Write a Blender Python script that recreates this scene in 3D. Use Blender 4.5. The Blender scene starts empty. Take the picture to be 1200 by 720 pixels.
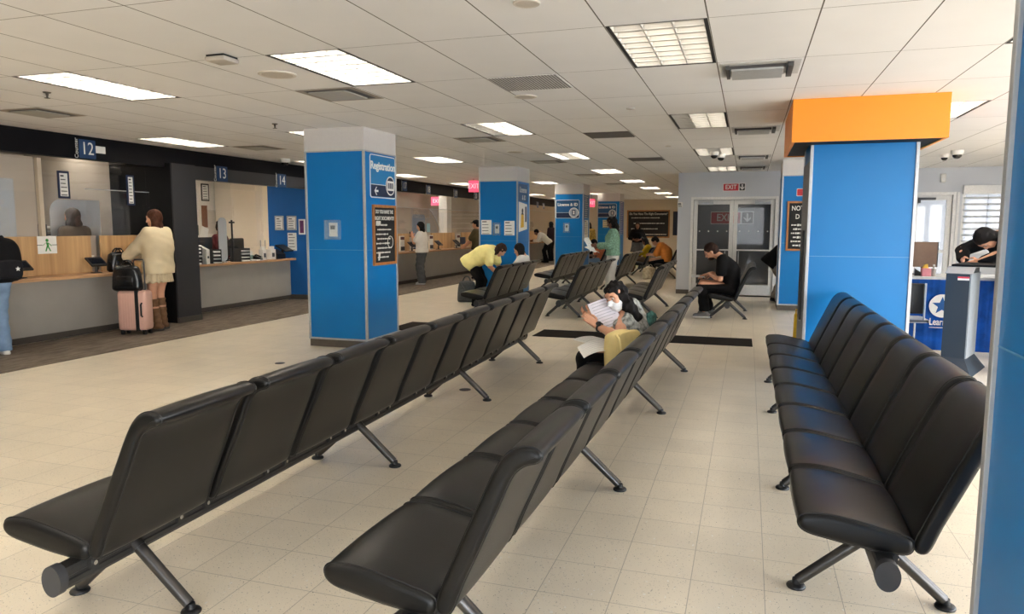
import bpy, bmesh, math, random
import numpy as np
from mathutils import Vector, Matrix
random.seed(7); np.random.seed(7)
PI = math.pi
R = math.radians
SC = bpy.context.scene
COL = SC.collection

# ---------------------------------------------------------------- camera (fitted to the ceiling grid)
CF, CP, CY, CR, CH = 848.0, R(-6.375), R(18.0), R(.09), 1.54
_cp, _sp, _cy, _sy, _cr, _sr = math.cos(CP), math.sin(CP), math.cos(CY), math.sin(CY), math.cos(CR), math.sin(CR)
FW = Vector((-_sy*_cp, _cy*_cp, _sp)); RT = Vector((_cy, _sy, 0)); UP = RT.cross(FW)
AX = _cr*RT+_sr*UP; BX = -_sr*RT+_cr*UP
CO = Vector((0, 0, CH))
def ray(px, py): return FW+AX*((px-600)/CF)-BX*((py-360)/CF)
def at_z(px, py, Z=0.0):
    d = ray(px, py); return CO+d*((Z-CH)/d.z)
def at_x(px, py, X):
    d = ray(px, py); return CO+d*(X/d.x)
def at_y(px, py, Y):
    d = ray(px, py); return CO+d*(Y/d.y)
cam = bpy.data.cameras.new('camera'); co = bpy.data.objects.new('camera', cam); COL.objects.link(co)
cam.sensor_width = 36; cam.lens = CF/1200*36; cam.clip_start = .05; cam.clip_end = 200
M = Matrix((AX, BX, -FW)).transposed().to_4x4(); M.translation = CO
co.matrix_world = M
SC.camera = co

# ---------------------------------------------------------------- materials
def lin(c): return tuple(((v/255)/12.92 if v/255 <= .04045 else ((v/255+.055)/1.055)**2.4) for v in c)
MATS = {}
def mat(name, rgb, rough=.55, metal=0., var=.06, scale=30, bump=0., spec=.5, emit=0., coat=0., bscale=None):
    if name in MATS: return MATS[name]
    m = bpy.data.materials.new(name); m.use_nodes = True
    nt = m.node_tree; b = nt.nodes['Principled BSDF']
    c = lin(rgb)
    n = nt.nodes.new('ShaderNodeTexNoise'); n.inputs['Scale'].default_value = scale; n.inputs['Detail'].default_value = 3
    tc = nt.nodes.new('ShaderNodeTexCoord'); nt.links.new(tc.outputs['Object'], n.inputs['Vector'])
    rp = nt.nodes.new('ShaderNodeValToRGB')
    rp.color_ramp.elements[0].position = .3; rp.color_ramp.elements[1].position = .7
    rp.color_ramp.elements[0].color = tuple(v*(1-var) for v in c)+(1,)
    rp.color_ramp.elements[1].color = tuple(min(1, v*(1+var)) for v in c)+(1,)
    nt.links.new(n.outputs['Fac'], rp.inputs['Fac']); nt.links.new(rp.outputs['Color'], b.inputs['Base Color'])
    b.inputs['Roughness'].default_value = rough; b.inputs['Metallic'].default_value = metal
    b.inputs['Specular IOR Level'].default_value = spec
    if coat: b.inputs['Coat Weight'].default_value = coat; b.inputs['Coat Roughness'].default_value = .15
    if bump:
        n2 = nt.nodes.new('ShaderNodeTexNoise'); n2.inputs['Scale'].default_value = bscale or scale*3; n2.inputs['Detail'].default_value = 4
        nt.links.new(tc.outputs['Object'], n2.inputs['Vector'])
        bp = nt.nodes.new('ShaderNodeBump'); bp.inputs['Strength'].default_value = bump; bp.inputs['Distance'].default_value = .01
        nt.links.new(n2.outputs['Fac'], bp.inputs['Height']); nt.links.new(bp.outputs['Normal'], b.inputs['Normal'])
    if emit:
        b.inputs['Emission Color'].default_value = c+(1,); b.inputs['Emission Strength'].default_value = emit
    MATS[name] = m; return m
def glass(name, rgb, alpha, rough=.03):
    if name in MATS: return MATS[name]
    m = bpy.data.materials.new(name); m.use_nodes = True; nt = m.node_tree; nt.nodes.clear()
    o = nt.nodes.new('ShaderNodeOutputMaterial'); t = nt.nodes.new('ShaderNodeBsdfTransparent'); b = nt.nodes.new('ShaderNodeBsdfPrincipled')
    b.inputs['Base Color'].default_value = lin(rgb)+(1,); b.inputs['Roughness'].default_value = rough
    if alpha < .1: b = nt.nodes.new('ShaderNodeBsdfGlossy'); b.inputs['Color'].default_value = (.9, .9, .9, 1); b.inputs['Roughness'].default_value = rough
    lw = nt.nodes.new('ShaderNodeLayerWeight'); lw.inputs['Blend'].default_value = .5
    f = nt.nodes.new('ShaderNodeMath'); f.operation = 'POWER'; f.inputs[1].default_value = 5; nt.links.new(lw.outputs['Facing'], f.inputs[0])
    a = nt.nodes.new('ShaderNodeMath'); a.operation = 'MULTIPLY_ADD'; a.inputs[1].default_value = (1-alpha)*.7; a.inputs[2].default_value = alpha
    nt.links.new(f.outputs[0], a.inputs[0])
    x = nt.nodes.new('ShaderNodeMixShader')
    nt.links.new(a.outputs[0], x.inputs[0]); nt.links.new(t.outputs[0], x.inputs[1]); nt.links.new(b.outputs[0], x.inputs[2]); nt.links.new(x.outputs[0], o.inputs[0])
    MATS[name] = m; return m

def tilemat(name, rgb, rgb_line, dx, dy, x0, y0, wx, wy, rough, spec, fleck=None, var=.03, tilevar=0.):
    m = bpy.data.materials.new(name); m.use_nodes = True; nt = m.node_tree; b = nt.nodes['Principled BSDF']; N = nt.nodes.new; L = nt.links.new
    g = N('ShaderNodeNewGeometry'); s = N('ShaderNodeSeparateXYZ'); L(g.outputs['Position'], s.inputs[0])
    def math_(op, a, bb=None):
        n = N('ShaderNodeMath'); n.operation = op
        for k, v in ((0, a), (1, bb)):
            if v is None: continue
            if isinstance(v, (int, float)): n.inputs[k].default_value = v
            else: L(v, n.inputs[k])
        return n.outputs[0]
    def line(v, o, d, w):
        u = math_('DIVIDE', math_('SUBTRACT', v, o-100*d), d)
        return math_('LESS_THAN', math_('PINGPONG', u, .5), w/d/2), math_('FLOOR', u)
    lx, ix = line(s.outputs[0], x0, dx, wx); ly, iy = line(s.outputs[1], y0, dy, wy)
    ln = math_('MAXIMUM', lx, ly)
    nz = N('ShaderNodeTexNoise'); nz.inputs['Scale'].default_value = 2.5; nz.inputs['Detail'].default_value = 5; L(g.outputs['Position'], nz.inputs['Vector'])
    rp = N('ShaderNodeValToRGB'); c = lin(rgb)
    rp.color_ramp.elements[0].position = .3; rp.color_ramp.elements[1].position = .7
    rp.color_ramp.elements[0].color = tuple(v*(1-var) for v in c)+(1,); rp.color_ramp.elements[1].color = tuple(v*(1+var) for v in c)+(1,)
    L(nz.outputs['Fac'], rp.inputs['Fac']); base = rp.outputs['Color']
    def mix(f, a, bcol, mode='MIX'):
        n = N('ShaderNodeMix'); n.data_type = 'RGBA'; n.blend_type = mode
        if isinstance(f, float): n.inputs[0].default_value = f
        else: L(f, n.inputs[0])
        L(a, n.inputs[6])
        if isinstance(bcol, tuple): n.inputs[7].default_value = bcol
        else: L(bcol, n.inputs[7])
        return n.outputs[2]
    if tilevar:
        cv = N('ShaderNodeCombineXYZ'); L(ix, cv.inputs[0]); L(iy, cv.inputs[1])
        wn = N('ShaderNodeTexWhiteNoise'); L(cv.outputs[0], wn.inputs['Vector'])
        mr = N('ShaderNodeMapRange'); mr.inputs[3].default_value = 1-tilevar; mr.inputs[4].default_value = 1.0; L(wn.outputs['Value'], mr.inputs[0])
        vm = N('ShaderNodeVectorMath'); vm.operation = 'SCALE'; L(base, vm.inputs[0]); L(mr.outputs[0], vm.inputs['Scale']); base = vm.outputs[0]
    if fleck:
        for (sx, sy, thr, col) in fleck:
            mp = N('ShaderNodeMapping'); L(g.outputs['Position'], mp.inputs['Vector']); mp.inputs['Scale'].default_value = (sx, sy, 1)
            mp.inputs['Rotation'].default_value = (0, 0, sx*.37)
            n2 = N('ShaderNodeTexNoise'); n2.inputs['Scale'].default_value = 1; n2.inputs['Detail'].default_value = 1; L(mp.outputs[0], n2.inputs['Vector'])
            base = mix(math_('GREATER_THAN', n2.outputs['Fac'], thr), base, lin(col)+(1,))
    base = mix(ln, base, lin(rgb_line)+(1,))
    L(base, b.inputs['Base Color']); b.inputs['Roughness'].default_value = rough; b.inputs['Specular IOR Level'].default_value = spec
    MATS[name] = m; return m

def woodmat(name, c1, c2, rough=.45, axis=2, sc=7):
    m = bpy.data.materials.new(name); m.use_nodes = True; nt = m.node_tree; b = nt.nodes['Principled BSDF']; N = nt.nodes.new; L = nt.links.new
    g = N('ShaderNodeTexCoord'); mp = N('ShaderNodeMapping'); L(g.outputs['Object'], mp.inputs['Vector'])
    s = [sc*2.2]*3; s[axis] = sc*.09; mp.inputs['Scale'].default_value = s
    n = N('ShaderNodeTexNoise'); n.inputs['Scale'].default_value = 1; n.inputs['Detail'].default_value = 6; n.inputs['Distortion'].default_value = .6; L(mp.outputs[0], n.inputs['Vector'])
    rp = N('ShaderNodeValToRGB'); rp.color_ramp.elements[0].position = .3; rp.color_ramp.elements[1].position = .7
    rp.color_ramp.elements[0].color = lin(c1)+(1,); rp.color_ramp.elements[1].color = lin(c2)+(1,)
    L(n.outputs['Fac'], rp.inputs['Fac']); L(rp.outputs[0], b.inputs['Base Color']); b.inputs['Roughness'].default_value = rough
    MATS[name] = m; return m
def stripemat(name, c1, c2, scale, rough=.9, stretch=(1, 1, 1)):
    m = bpy.data.materials.new(name); m.use_nodes = True; nt = m.node_tree; b = nt.nodes['Principled BSDF']; N = nt.nodes.new; L = nt.links.new
    g = N('ShaderNodeNewGeometry'); mp = N('ShaderNodeMapping'); L(g.outputs['Position'], mp.inputs['Vector']); mp.inputs['Scale'].default_value = stretch
    n = N('ShaderNodeTexNoise'); n.inputs['Scale'].default_value = scale; n.inputs['Detail'].default_value = 5; n.inputs['Roughness'].default_value = .7; L(mp.outputs[0], n.inputs['Vector'])
    rp = N('ShaderNodeValToRGB'); rp.color_ramp.elements[0].position = .35; rp.color_ramp.elements[1].position = .65
    rp.color_ramp.elements[0].color = lin(c1)+(1,); rp.color_ramp.elements[1].color = lin(c2)+(1,)
    L(n.outputs['Fac'], rp.inputs['Fac']); L(rp.outputs[0], b.inputs['Base Color']); b.inputs['Roughness'].default_value = rough
    b.inputs['Specular IOR Level'].default_value = .2
    MATS[name] = m; return m

WHITE = mat('white_paint', (226, 226, 224), .5)
PAPER = mat('paper', (232, 232, 228), .7, var=.03)
PLATE = mat('white_plastic', (222, 220, 214), .4)
BLACK = mat('black_plastic', (18, 18, 20), .4)
DARK = mat('dark_grey_plastic', (52, 53, 56), .45)
LEATHER = mat('black_leather', (8.5, 8, 8), .32, var=.15, scale=12, bump=.08, bscale=260, spec=.5)
LEATHERS = mat('black_leather_shaded_side', (4, 4, 4), .42, var=.15, scale=12, bump=.08, bscale=260, spec=.35)  # same leather as the faces, darkened to put side shade into the colour
PIPING = mat('leather_piping', (12, 12, 12), .5)
STEEL = mat('dark_steel', (84, 82, 80), .33, metal=.85)
BEAM = mat('beam_steel', (66, 65, 64), .42, metal=.6)
CHROME = mat('chrome', (205, 205, 205), .2, metal=1.)
ALU = mat('aluminium_trim', (176, 180, 184), .35, metal=.35)
BLUE = mat('blue_laminate', (0, 116, 188), .36, spec=.35, var=.02, scale=3)
BLUEW = mat('blue_wall_paint', (12, 96, 170), .5, var=.03, scale=3)
NAVY = mat('navy_print', (16, 36, 70), .45, var=.02)
SIGNBLUE = mat('sign_blue', (28, 122, 182), .4, var=.02)
SIGNDEEP = mat('sign_deep_blue', (12, 82, 130), .4, var=.02)
ORANGE = mat('orange_laminate', (244, 148, 16), .4, var=.02, scale=2)
RED = mat('exit_red', (190, 40, 50), .45)
GREENP = mat('green_print', (50, 140, 60), .6)
CAP = mat('column_cap_paint', (206, 204, 202), .6, var=.02)
BASEB = mat('dark_baseboard', (82, 76, 68), .6)
GREYP = mat('grey_counter_laminate', (164, 160, 152), .5, var=.03, scale=4)
OFFW = mat('beige_wall_paint', (196, 184, 168), .7, var=.02, scale=3)
OFFG = mat('taupe_wall_paint', (168, 160, 150), .7, var=.03, scale=3)
WALLG = mat('pale_grey_wall_paint', (196, 200, 206), .65, var=.02, scale=2)
WALLC = mat('cream_wall_paint', (206, 192, 170), .7, var=.02, scale=2)
FASCIA = mat('black_fascia', (8, 8, 13), .6, spec=.2, var=.05)
CHAR = mat('charcoal_frame', (44, 45, 49), .45, var=.04)
NBLACK = mat('near_black_paint', (12, 12, 14), .6, spec=.2)
CHALK = mat('chalkboard_black', (24, 25, 26), .75, var=.2, scale=8)
CHALKW = mat('chalk_white', (222, 222, 216), .9)
WOODF = woodmat('oak_frame', (150, 96, 50), (186, 128, 74))
WOODP = woodmat('oak_panel', (172, 134, 92), (212, 174, 126), sc=5)
WOODT = woodmat('oak_worktop', (168, 128, 92), (200, 158, 116), axis=1, sc=5)
CARPET = stripemat('grey_brown_carpet', (92, 82, 72), (136, 124, 110), 3.0, stretch=(5, .9, 1))
MATM = mat('black_mat_fibre', (40, 36, 33), .95, var=.3, scale=200, spec=.1)
GLASS = glass('clear_glass', (200, 205, 205), .04)
GLASSD = glass('door_glass', (70, 74, 80), .30)
FROST = glass('frosted_acrylic', (208, 214, 218), .72, .25)
YELLOW = mat('yellow_plastic', (235, 190, 30), .45)
FLOORM = tilemat('vinyl_tile', (236, 224, 202), (182, 171, 152), .3048, .3048, -.491, 3.116, .0035, .0035, .3, .42,
                 fleck=[(70, 130, .70, (188, 177, 160)), (150, 95, .715, (146, 135, 120)), (95, 70, .755, (92, 84, 74)), (60, 30, .73, (240, 234, 222))], var=.05, tilevar=.05)
CEILM = tilemat('ceiling_tile', (236, 236, 236), (104, 100, 94), .6096, 1.2192, -1.4868, 4.4992, .0085, .0055, .85, .1, var=.015, tilevar=.03)

# ---------------------------------------------------------------- mesh helpers
class MB:
    def __init__(s): s.bm = bmesh.new(); s.mi = 0
    def _f(s, vs):
        try:
            f = s.bm.faces.new(vs); f.material_index = s.mi; return f
        except ValueError: return None
    def box(s, x0, x1, y0, y1, z0, z1, bev=0., seg=2):
        x0, x1 = sorted((x0, x1)); y0, y1 = sorted((y0, y1)); z0, z1 = sorted((z0, z1))
        v = [s.bm.verts.new((x, y, z)) for z in (z0, z1) for y in (y0, y1) for x in (x0, x1)]
        fs = [s._f([v[i] for i in q]) for q in ((0, 2, 3, 1), (4, 5, 7, 6), (0, 1, 5, 4), (2, 6, 7, 3), (0, 4, 6, 2), (1, 3, 7, 5))]
        if bev:
            es = list({e for f in fs for e in f.edges})
            r = bmesh.ops.bevel(s.bm, geom=es, offset=bev, segments=seg, profile=.5, affect='EDGES')
            for f in r['faces']: f.material_index = s.mi
        return s
    def cyl(s, a, b, ra, rb=None, n=16, cap=True):
        a = Vector(a); b = Vector(b); rb = ra if rb is None else rb
        d = (b-a).normalized(); u = d.orthogonal().normalized(); w = d.cross(u)
        A = [s.bm.verts.new(a+(u*math.cos(t)+w*math.sin(t))*ra) for t in [2*PI*k/n for k in range(n)]]
        B = [s.bm.verts.new(b+(u*math.cos(t)+w*math.sin(t))*rb) for t in [2*PI*k/n for k in range(n)]]
        for k in range(n): s._f([A[k], A[(k+1) % n], B[(k+1) % n], B[k]])
        if cap: s._f(A[::-1]); s._f(B)
        return s
    def tube(s, pts, r, n=8, closed=False):
        pts = [Vector(p) for p in pts]; m = len(pts); rings = []; u = None
        for i, p in enumerate(pts):
            d = (pts[(i+1) % m]-pts[i-1]) if closed else (pts[min(i+1, m-1)]-pts[max(i-1, 0)])
            d.normalize()
            u = d.orthogonal().normalized() if u is None else (u-d*u.dot(d)).normalized()
            w = d.cross(u); rr = r[i] if isinstance(r, (list, tuple)) else r
            rings.append([s.bm.verts.new(p+(u*math.cos(2*PI*k/n)+w*math.sin(2*PI*k/n))*rr) for k in range(n)])
        for i in range(m if closed else m-1):
            A, B = rings[i], rings[(i+1) % m]
            for k in range(n): s._f([A[k], A[(k+1) % n], B[(k+1) % n], B[k]])
        if not closed: s._f(rings[0][::-1]); s._f(rings[-1])
        return s
    def lathe(s, c, prof, n=24):
        c = Vector(c); rings = []
        for r, z in prof: rings.append([s.bm.verts.new(c+Vector((r*math.cos(2*PI*k/n), r*math.sin(2*PI*k/n), z))) for k in range(n)])
        for A, B in zip(rings, rings[1:]):
            for k in range(n): s._f([A[k], A[(k+1) % n], B[(k+1) % n], B[k]])
        s._f(rings[0][::-1]); s._f(rings[-1]); return s
    def prism(s, poly, o, u, v, t):
        """polygon poly (2-D) placed at o with axes u, v and extruded by vector t"""
        o, u, v, t = Vector(o), Vector(u), Vector(v), Vector(t)
        A = [s.bm.verts.new(o+u*p[0]+v*p[1]) for p in poly]; B = [s.bm.verts.new(o+u*p[0]+v*p[1]+t) for p in poly]
        n = len(poly); s._f(A[::-1]); s._f(B)
        for k in range(n): s._f([A[k], A[(k+1) % n], B[(k+1) % n], B[k]])
        return s
    def soft(s, outline, w0, w1, r, bulge=0., nmid=6, taper=0., side=0):
        """a cushion: closed (u,z) outline swept along y from w0 to w1 with rounded ends"""
        P = np.array(outline); n = len(P)
        T = np.roll(P, -1, 0)-np.roll(P, 1, 0); T /= np.linalg.norm(T, axis=1)[:, None]
        area = .5*np.sum(P[:, 0]*np.roll(P[:, 1], -1)-np.roll(P[:, 0], -1)*P[:, 1])
        Nn = np.stack([T[:, 1], -T[:, 0]], 1)*(1 if area > 0 else -1)
        st = [(r*(1-math.cos(a)), r*(1-math.sin(a))) for a in [0, R(22), R(45), R(67), R(90)]]
        W = w1-w0; sts = [(w0+a, b) for a, b in st]
        for k in range(1, nmid): sts.append((w0+r+(W-2*r)*k/nmid, -bulge*math.sin(PI*k/nmid)**.7))
        sts += [(w1-a, b) for a, b in st[::-1]]
        zmin, zmax = P[:, 1].min(), P[:, 1].max(); wm = (w0+w1)/2
        rings = []
        for w, ins in sts:
            Q = P-Nn*ins
            tp = 1-taper*(Q[:, 1]-zmin)/(zmax-zmin)
            rings.append([s.bm.verts.new((Q[k, 0], wm+(w-wm)*tp[k], Q[k, 1])) for k in range(n)])
        for i, (A, B) in enumerate(zip(rings, rings[1:])):
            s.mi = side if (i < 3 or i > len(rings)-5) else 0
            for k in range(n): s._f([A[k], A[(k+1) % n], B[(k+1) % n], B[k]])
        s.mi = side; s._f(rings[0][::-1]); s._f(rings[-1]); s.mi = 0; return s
    def sphere(s, c, r, n=12, sc=(1, 1, 1)):
        mm = Matrix.Translation(c) @ Matrix.Diagonal((r*sc[0], r*sc[1], r*sc[2], 1))
        g = bmesh.ops.create_uvsphere(s.bm, u_segments=n*2, v_segments=n, radius=1, matrix=mm)
        for v in g['verts']:
            for f in v.link_faces: f.material_index = s.mi
        return s
    def mesh(s, name, mats, smooth=False, org=None, auto=None):
        if org is not None: bmesh.ops.translate(s.bm, vec=-Vector(org), verts=s.bm.verts)
        bmesh.ops.recalc_face_normals(s.bm, faces=s.bm.faces)
        me = bpy.data.meshes.new(name); s.bm.to_mesh(me); s.bm.free()
        for m in (mats if isinstance(mats, (list, tuple)) else [mats]): me.materials.append(m)
        if smooth: me.polygons.foreach_set('use_smooth', [True]*len(me.polygons))
        if smooth and auto: me.set_sharp_from_angle(angle=R(auto))
        return me
def link(name, me, parent=None):
    o = bpy.data.objects.new(name, me); COL.objects.link(o)
    if parent: o.parent = parent
    return o
def tag(o, label, cat, group=None):
    o['label'] = label; o['category'] = cat
    if group: o['group'] = group
    return o
def thing(name, label, cat, loc=(0, 0, 0), rz=0., group=None):
    o = bpy.data.objects.new(name, None); COL.objects.link(o); o.empty_display_size = .1
    o.location = loc; o.rotation_euler = (0, 0, rz); return tag(o, label, cat, group)
def part(name, mb, m, parent, smooth=False, world=True, auto=40):
    """mesh child; when world is True the geometry was given in world coordinates of an unrotated parent chain"""
    org = None
    if world:
        org = Vector((0, 0, 0)); p = parent
        while p: org += Vector(p.location); p = p.parent
    return link(name, mb.mesh(name, m, smooth, org, auto), parent)
def struct(name, mb, m, parent=None, smooth=False):
    o = link(name, mb.mesh(name, m, smooth, None, 40), parent)
    if not parent: o['kind'] = 'structure'
    return o
def copy_tree(o, parent=None):
    c = o.copy(); COL.objects.link(c); c.parent = parent
    for ch in [k for k in o.children]: copy_tree(ch, c)
    return c
def rrect(w, h, r, n=5, cx=0, cy=0):
    P = []
    for (sx, sy, a0) in ((1, 1, 0), (-1, 1, 90), (-1, -1, 180), (1, -1, 270)):
        for k in range(n+1):
            a = R(a0+90*k/n); P.append((cx+sx*(w/2-r)+r*math.cos(a), cy+sy*(h/2-r)+r*math.sin(a)))
    return P
def circle(r, n=28, cx=0, cy=0): return [(cx+r*math.cos(2*PI*k/n), cy+r*math.sin(2*PI*k/n)) for k in range(n)]
def star(r, cx=0, cy=0): return [(cx+(r if k % 2 == 0 else r*.42)*math.sin(PI*k/5), cy+(r if k % 2 == 0 else r*.42)*math.cos(PI*k/5)) for k in range(10)]
def textmesh(txt, size, ext=.001, align='CENTER', sx=1., bold=.0):
    cu = bpy.data.curves.new('t', 'FONT'); cu.body = txt; cu.size = size; cu.extrude = ext; cu.align_x = align; cu.align_y = 'CENTER'; cu.offset = bold
    cu.resolution_u = 4
    o = bpy.data.objects.new('t', cu); COL.objects.link(o)
    bpy.context.view_layer.update()
    me = bpy.data.meshes.new_from_object(o.evaluated_get(bpy.context.evaluated_depsgraph_get()))
    bpy.data.objects.remove(o); bpy.data.curves.remove(cu)
    for v in me.vertices: v.co.x *= sx
    return me
def text(name, txt, size, o, u, v, m, parent, align='CENTER', sx=1., bold=0., world=True, ext=.001):
    """lettering centred at o, reading along u with up v"""
    me = textmesh(txt, size, ext, align, sx, bold); u = Vector(u).normalized(); v = Vector(v).normalized(); n = u.cross(v)
    o = Vector(o)
    if world:
        p = parent
        while p: o = o-Vector(p.location); p = p.parent
    T = Matrix((u, v, n)).transposed().to_4x4(); T.translation = o+n*ext
    me.transform(T); me.materials.clear(); me.materials.append(m); me.name = name
    return link(name, me, parent)
# ================================================================ setting
H = 2.745
GX, GY = -1.4868, 4.4992
XL, XR, YN, YF = -11.5, 8.0, -5.0, 34.0          # shell of the hall
def cell(i, j): return GX+.6096*i, GY+1.2192*j
LIGHTS = {}                                        # (i, j) -> which of the three lamp columns burn
for i in (-15, -11, -7, -3, 1, 5, 9, 13):
    for j in (-6, -3, 0, 3, 6, 9, 12, 15, 18, 21): LIGHTS[(i, j)] = (1, 1, 1)
for j in (2, 5, 8, 11, 14, 17, 20): LIGHTS[(-14, j)] = (1, 1, 1)  # extra unseen lights, added to brighten the dark office
LIGHTS[(1, 3)] = (0, 1, 1); LIGHTS[(1, 6)] = (1, 0, 1); LIGHTS[(-3, 3)] = (0, 1, 1); LIGHTS[(-3, 6)] = (1, 0, 1)
for k in [k for k in LIGHTS if not (YN+.1 < cell(*k)[1] and cell(*k)[1]+1.22 < YF-.1 and XL+.1 < cell(*k)[0] and cell(*k)[0]+.61 < XR-.1)]: del LIGHTS[k]
for k in ((1, 15), (1, 18), (1, 21), (5, 12), (5, 15), (5, 18), (5, 21), (9, 12), (9, 15), (9, 18), (9, 21), (13, 12), (13, 15), (13, 18), (13, 21), (1, 10), (5, 9), (9, 9), (13, 9)):
    LIGHTS.pop(k, None)

m = MB(); m.box(XL, XR+.15, YN, YF, -.1, 0); struct('floor', m, FLOORM)
# ceiling: tiles as a grid of faces with the fixture openings left out
m = MB()
i0, i1 = math.floor((XL-GX)/.6096), math.ceil((XR-GX)/.6096); j0, j1 = math.floor((YN-GY)/1.2192), math.ceil((YF-GY)/1.2192)
def cl(v, a, b): return max(a, min(b, v))
for i in range(i0, i1):
    for j in range(j0, j1):
        if (i, j) in LIGHTS: continue
        x, y = cell(i, j); xa, xb, ya, yb = cl(x, XL, XR+.15), cl(x+.6096, XL, XR+.15), cl(y, YN, YF), cl(y+1.2192, YN, YF)
        if xb-xa > 1e-4 and yb-ya > 1e-4: m._f([m.bm.verts.new(p) for p in ((xa, ya, H), (xa, yb, H), (xb, yb, H), (xb, ya, H))])
bmesh.ops.remove_doubles(m.bm, verts=m.bm.verts, dist=1e-4)
me = m.mesh('ceiling', CEILM)
for p in me.polygons:
    if p.normal.z > 0: p.flip()
o = link('ceiling', me); o['kind'] = 'structure'

# walls
def wall_y(name, y0, y1, x0, x1, holes, mt, z1=H):
    m = MB(); x = x0
    for (a, b, za, zb) in sorted(holes):
        m.box(x, a, y0, y1, 0, z1)
        if za > 0: m.box(a, b, y0, y1, 0, za)
        if zb < z1: m.box(a, b, y0, y1, zb, z1)
        x = b
    m.box(x, x1, y0, y1, 0, z1); return struct(name, m, mt)
DW = 17.0
DOORX = (-1.2, .54, 2.14); RD = (3.22, 3.95, 2.19); WIN = (4.12, 5.6, 1.0, 2.36)
wall_y('wall_back', DW, DW+.16, -1.55, XR, [(DOORX[0], DOORX[1], 0, DOORX[2]), (RD[0], RD[1], 0, RD[2]), WIN], WALLG)
m = MB(); m.box(-1.55, -1.39, DW+.16, 33.0, 0, H); struct('wall_passage', m, WALLC)
m = MB(); m.box(XL, -1.39, 33.0, 33.15, 0, H); struct('wall_far', m, WALLC)
m = MB(); m.box(XL-.15, XL, YN, 33.15, 0, H); struct('wall_left', m, mat('office_wall_paint', (150, 144, 136), .7, var=.03, scale=2))
# the street side: big windows to the right and behind
def glazed(name, along, fixed0, fixed1, a0, a1, step, zb, zt, mt, solid=None):
    m = MB()
    if solid is not None:
        if along == 'x': m.box(solid, a0, fixed0, fixed1, 0, H)
        else: m.box(fixed0, fixed1, a1, solid, 0, H); k = 0; a = a0; frames = []
    def bx(mm, p, q, z0, z1, f0=fixed0, f1=fixed1):
        mm.box(f0, f1, p, q, z0, z1) if along == 'y' else mm.box(p, q, f0, f1, z0, z1)
    bx(m, a0, a1, 0, zb); bx(m, a0, a1, zt, H)
    n = int((a1-a0)/step)
    for k in range(n+1): bx(m, max(a0, a0+k*(a1-a0)/n-.12), min(a1, a0+k*(a1-a0)/n+.12), zb, zt)
    struct(name, m, mt)
    for k in range(n):
        p, q = a0+k*(a1-a0)/n+.12, a0+(k+1)*(a1-a0)/n-.12; g = (fixed0+fixed1)/2
        f = MB()
        for (s, t, z0, z1) in ((p, p+.05, zb, zt), (q-.05, q, zb, zt), (p+.05, q-.05, zb, zb+.05), (p+.05, q-.05, zt-.05, zt)): bx(f, s, t, z0, z1, g-.03, g+.03)
        fr = struct('window_%d' % (10+k+(20 if along == 'x' else 0)), f, ALU)
        gl = MB(); bx(gl, p+.05, q-.05, zb+.05, zt-.05, g-.004, g+.004); struct('pane', gl, GLASS, fr)
glazed('wall_right', 'y', XR, XR+.15, YN, 10.5, 2.6, .5, 2.6, WALLG, solid=DW+.16)
glazed('wall_rear', 'x', YN-.15, YN, -1.0, XR+.15, 2.2, .6, 2.55, WALLG, solid=XL)
# vestibule behind the glass doors
m = MB(); m.box(-1.39, XR, 20.6, 20.75, 0, H); struct('wall_vestibule', m, mat('vestibule_grey', (132, 136, 142), .6))
m = MB(); m.box(1.1, 1.2, DW+.16, 20.6, 0, H); struct('wall_vestibule_side', m, WALLG)
m = MB(); m.box(-1.55, DOORX[0]-.06, DW-.012, DW-.001, 0, .1); m.box(DOORX[1]+.06, RD[0]-.06, DW-.012, DW-.001, 0, .1); m.box(RD[1]+.06, XR, DW-.012, DW-.001, 0, .1); struct('baseboard_back', m, BASEB)
m = MB(); m.box(-5.8, -1.56, 32.985, 32.999, 0, .1); struct('baseboard_far', m, BASEB)

# double glass exit doors
def door_leaf(parent, x0, x1, y, z1, hinge, handle_x):
    m = MB(); s = .085
    m.box(x0, x0+s, y-.022, y+.022, .012, z1, .004); m.box(x1-s, x1, y-.022, y+.022, .012, z1, .004)
    m.box(x0+s, x1-s, y-.02, y+.02, z1-.1, z1); m.box(x0+s, x1-s, y-.02, y+.02, .012, .24); m.box(x0+s, x1-s, y-.02, y+.02, 1.0, 1.03)
    lf = struct('door_leaf', m, WHITE, parent)
    g = MB(); g.box(x0+s, x1-s, y-.004, y+.004, .24, 1.0); g.box(x0+s, x1-s, y-.004, y+.004, 1.03, z1-.1); struct('pane', g, GLASSD, lf)
    h = MB(); hx = handle_x; h.tube([(hx, y-.022, .62), (hx, y-.07, .64), (hx, y-.07, .98), (hx, y-.022, 1.0)], .012); struct('handle', h, ALU, lf)
    c = MB(); a, b = (x0+.1, x0+.42) if hinge < 0 else (x1-.42, x1-.1)
    c.box(a, b, y-.08, y-.022, z1-.11, z1-.045, .006); c.box(a, b+(.0), y-.1, y-.085, z1-.03, z1-.018); struct('door_closer', c, ALU, lf)
    d = MB(); n = 4
    for k in range(n):
        px = x0+s+.05+(x1-x0-2*s-.1)*k/(n-1); d.cyl((px, y-.0055, 1.435), (px, y-.0042, 1.435), .016, n=14)
    struct('dot_decal', d, PAPER, lf)
m = MB(); x0, x1, zt = DOORX; fw = .06
m.box(x0-fw, x0, DW-.02, DW+.16, 0, zt+fw); m.box(x1, x1+fw, DW-.02, DW+.16, 0, zt+fw); m.box(x0, x1, DW-.02, DW+.16, zt, zt+fw)
d1 = struct('door_1', m, WHITE)
mid = (x0+x1)/2
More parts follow.
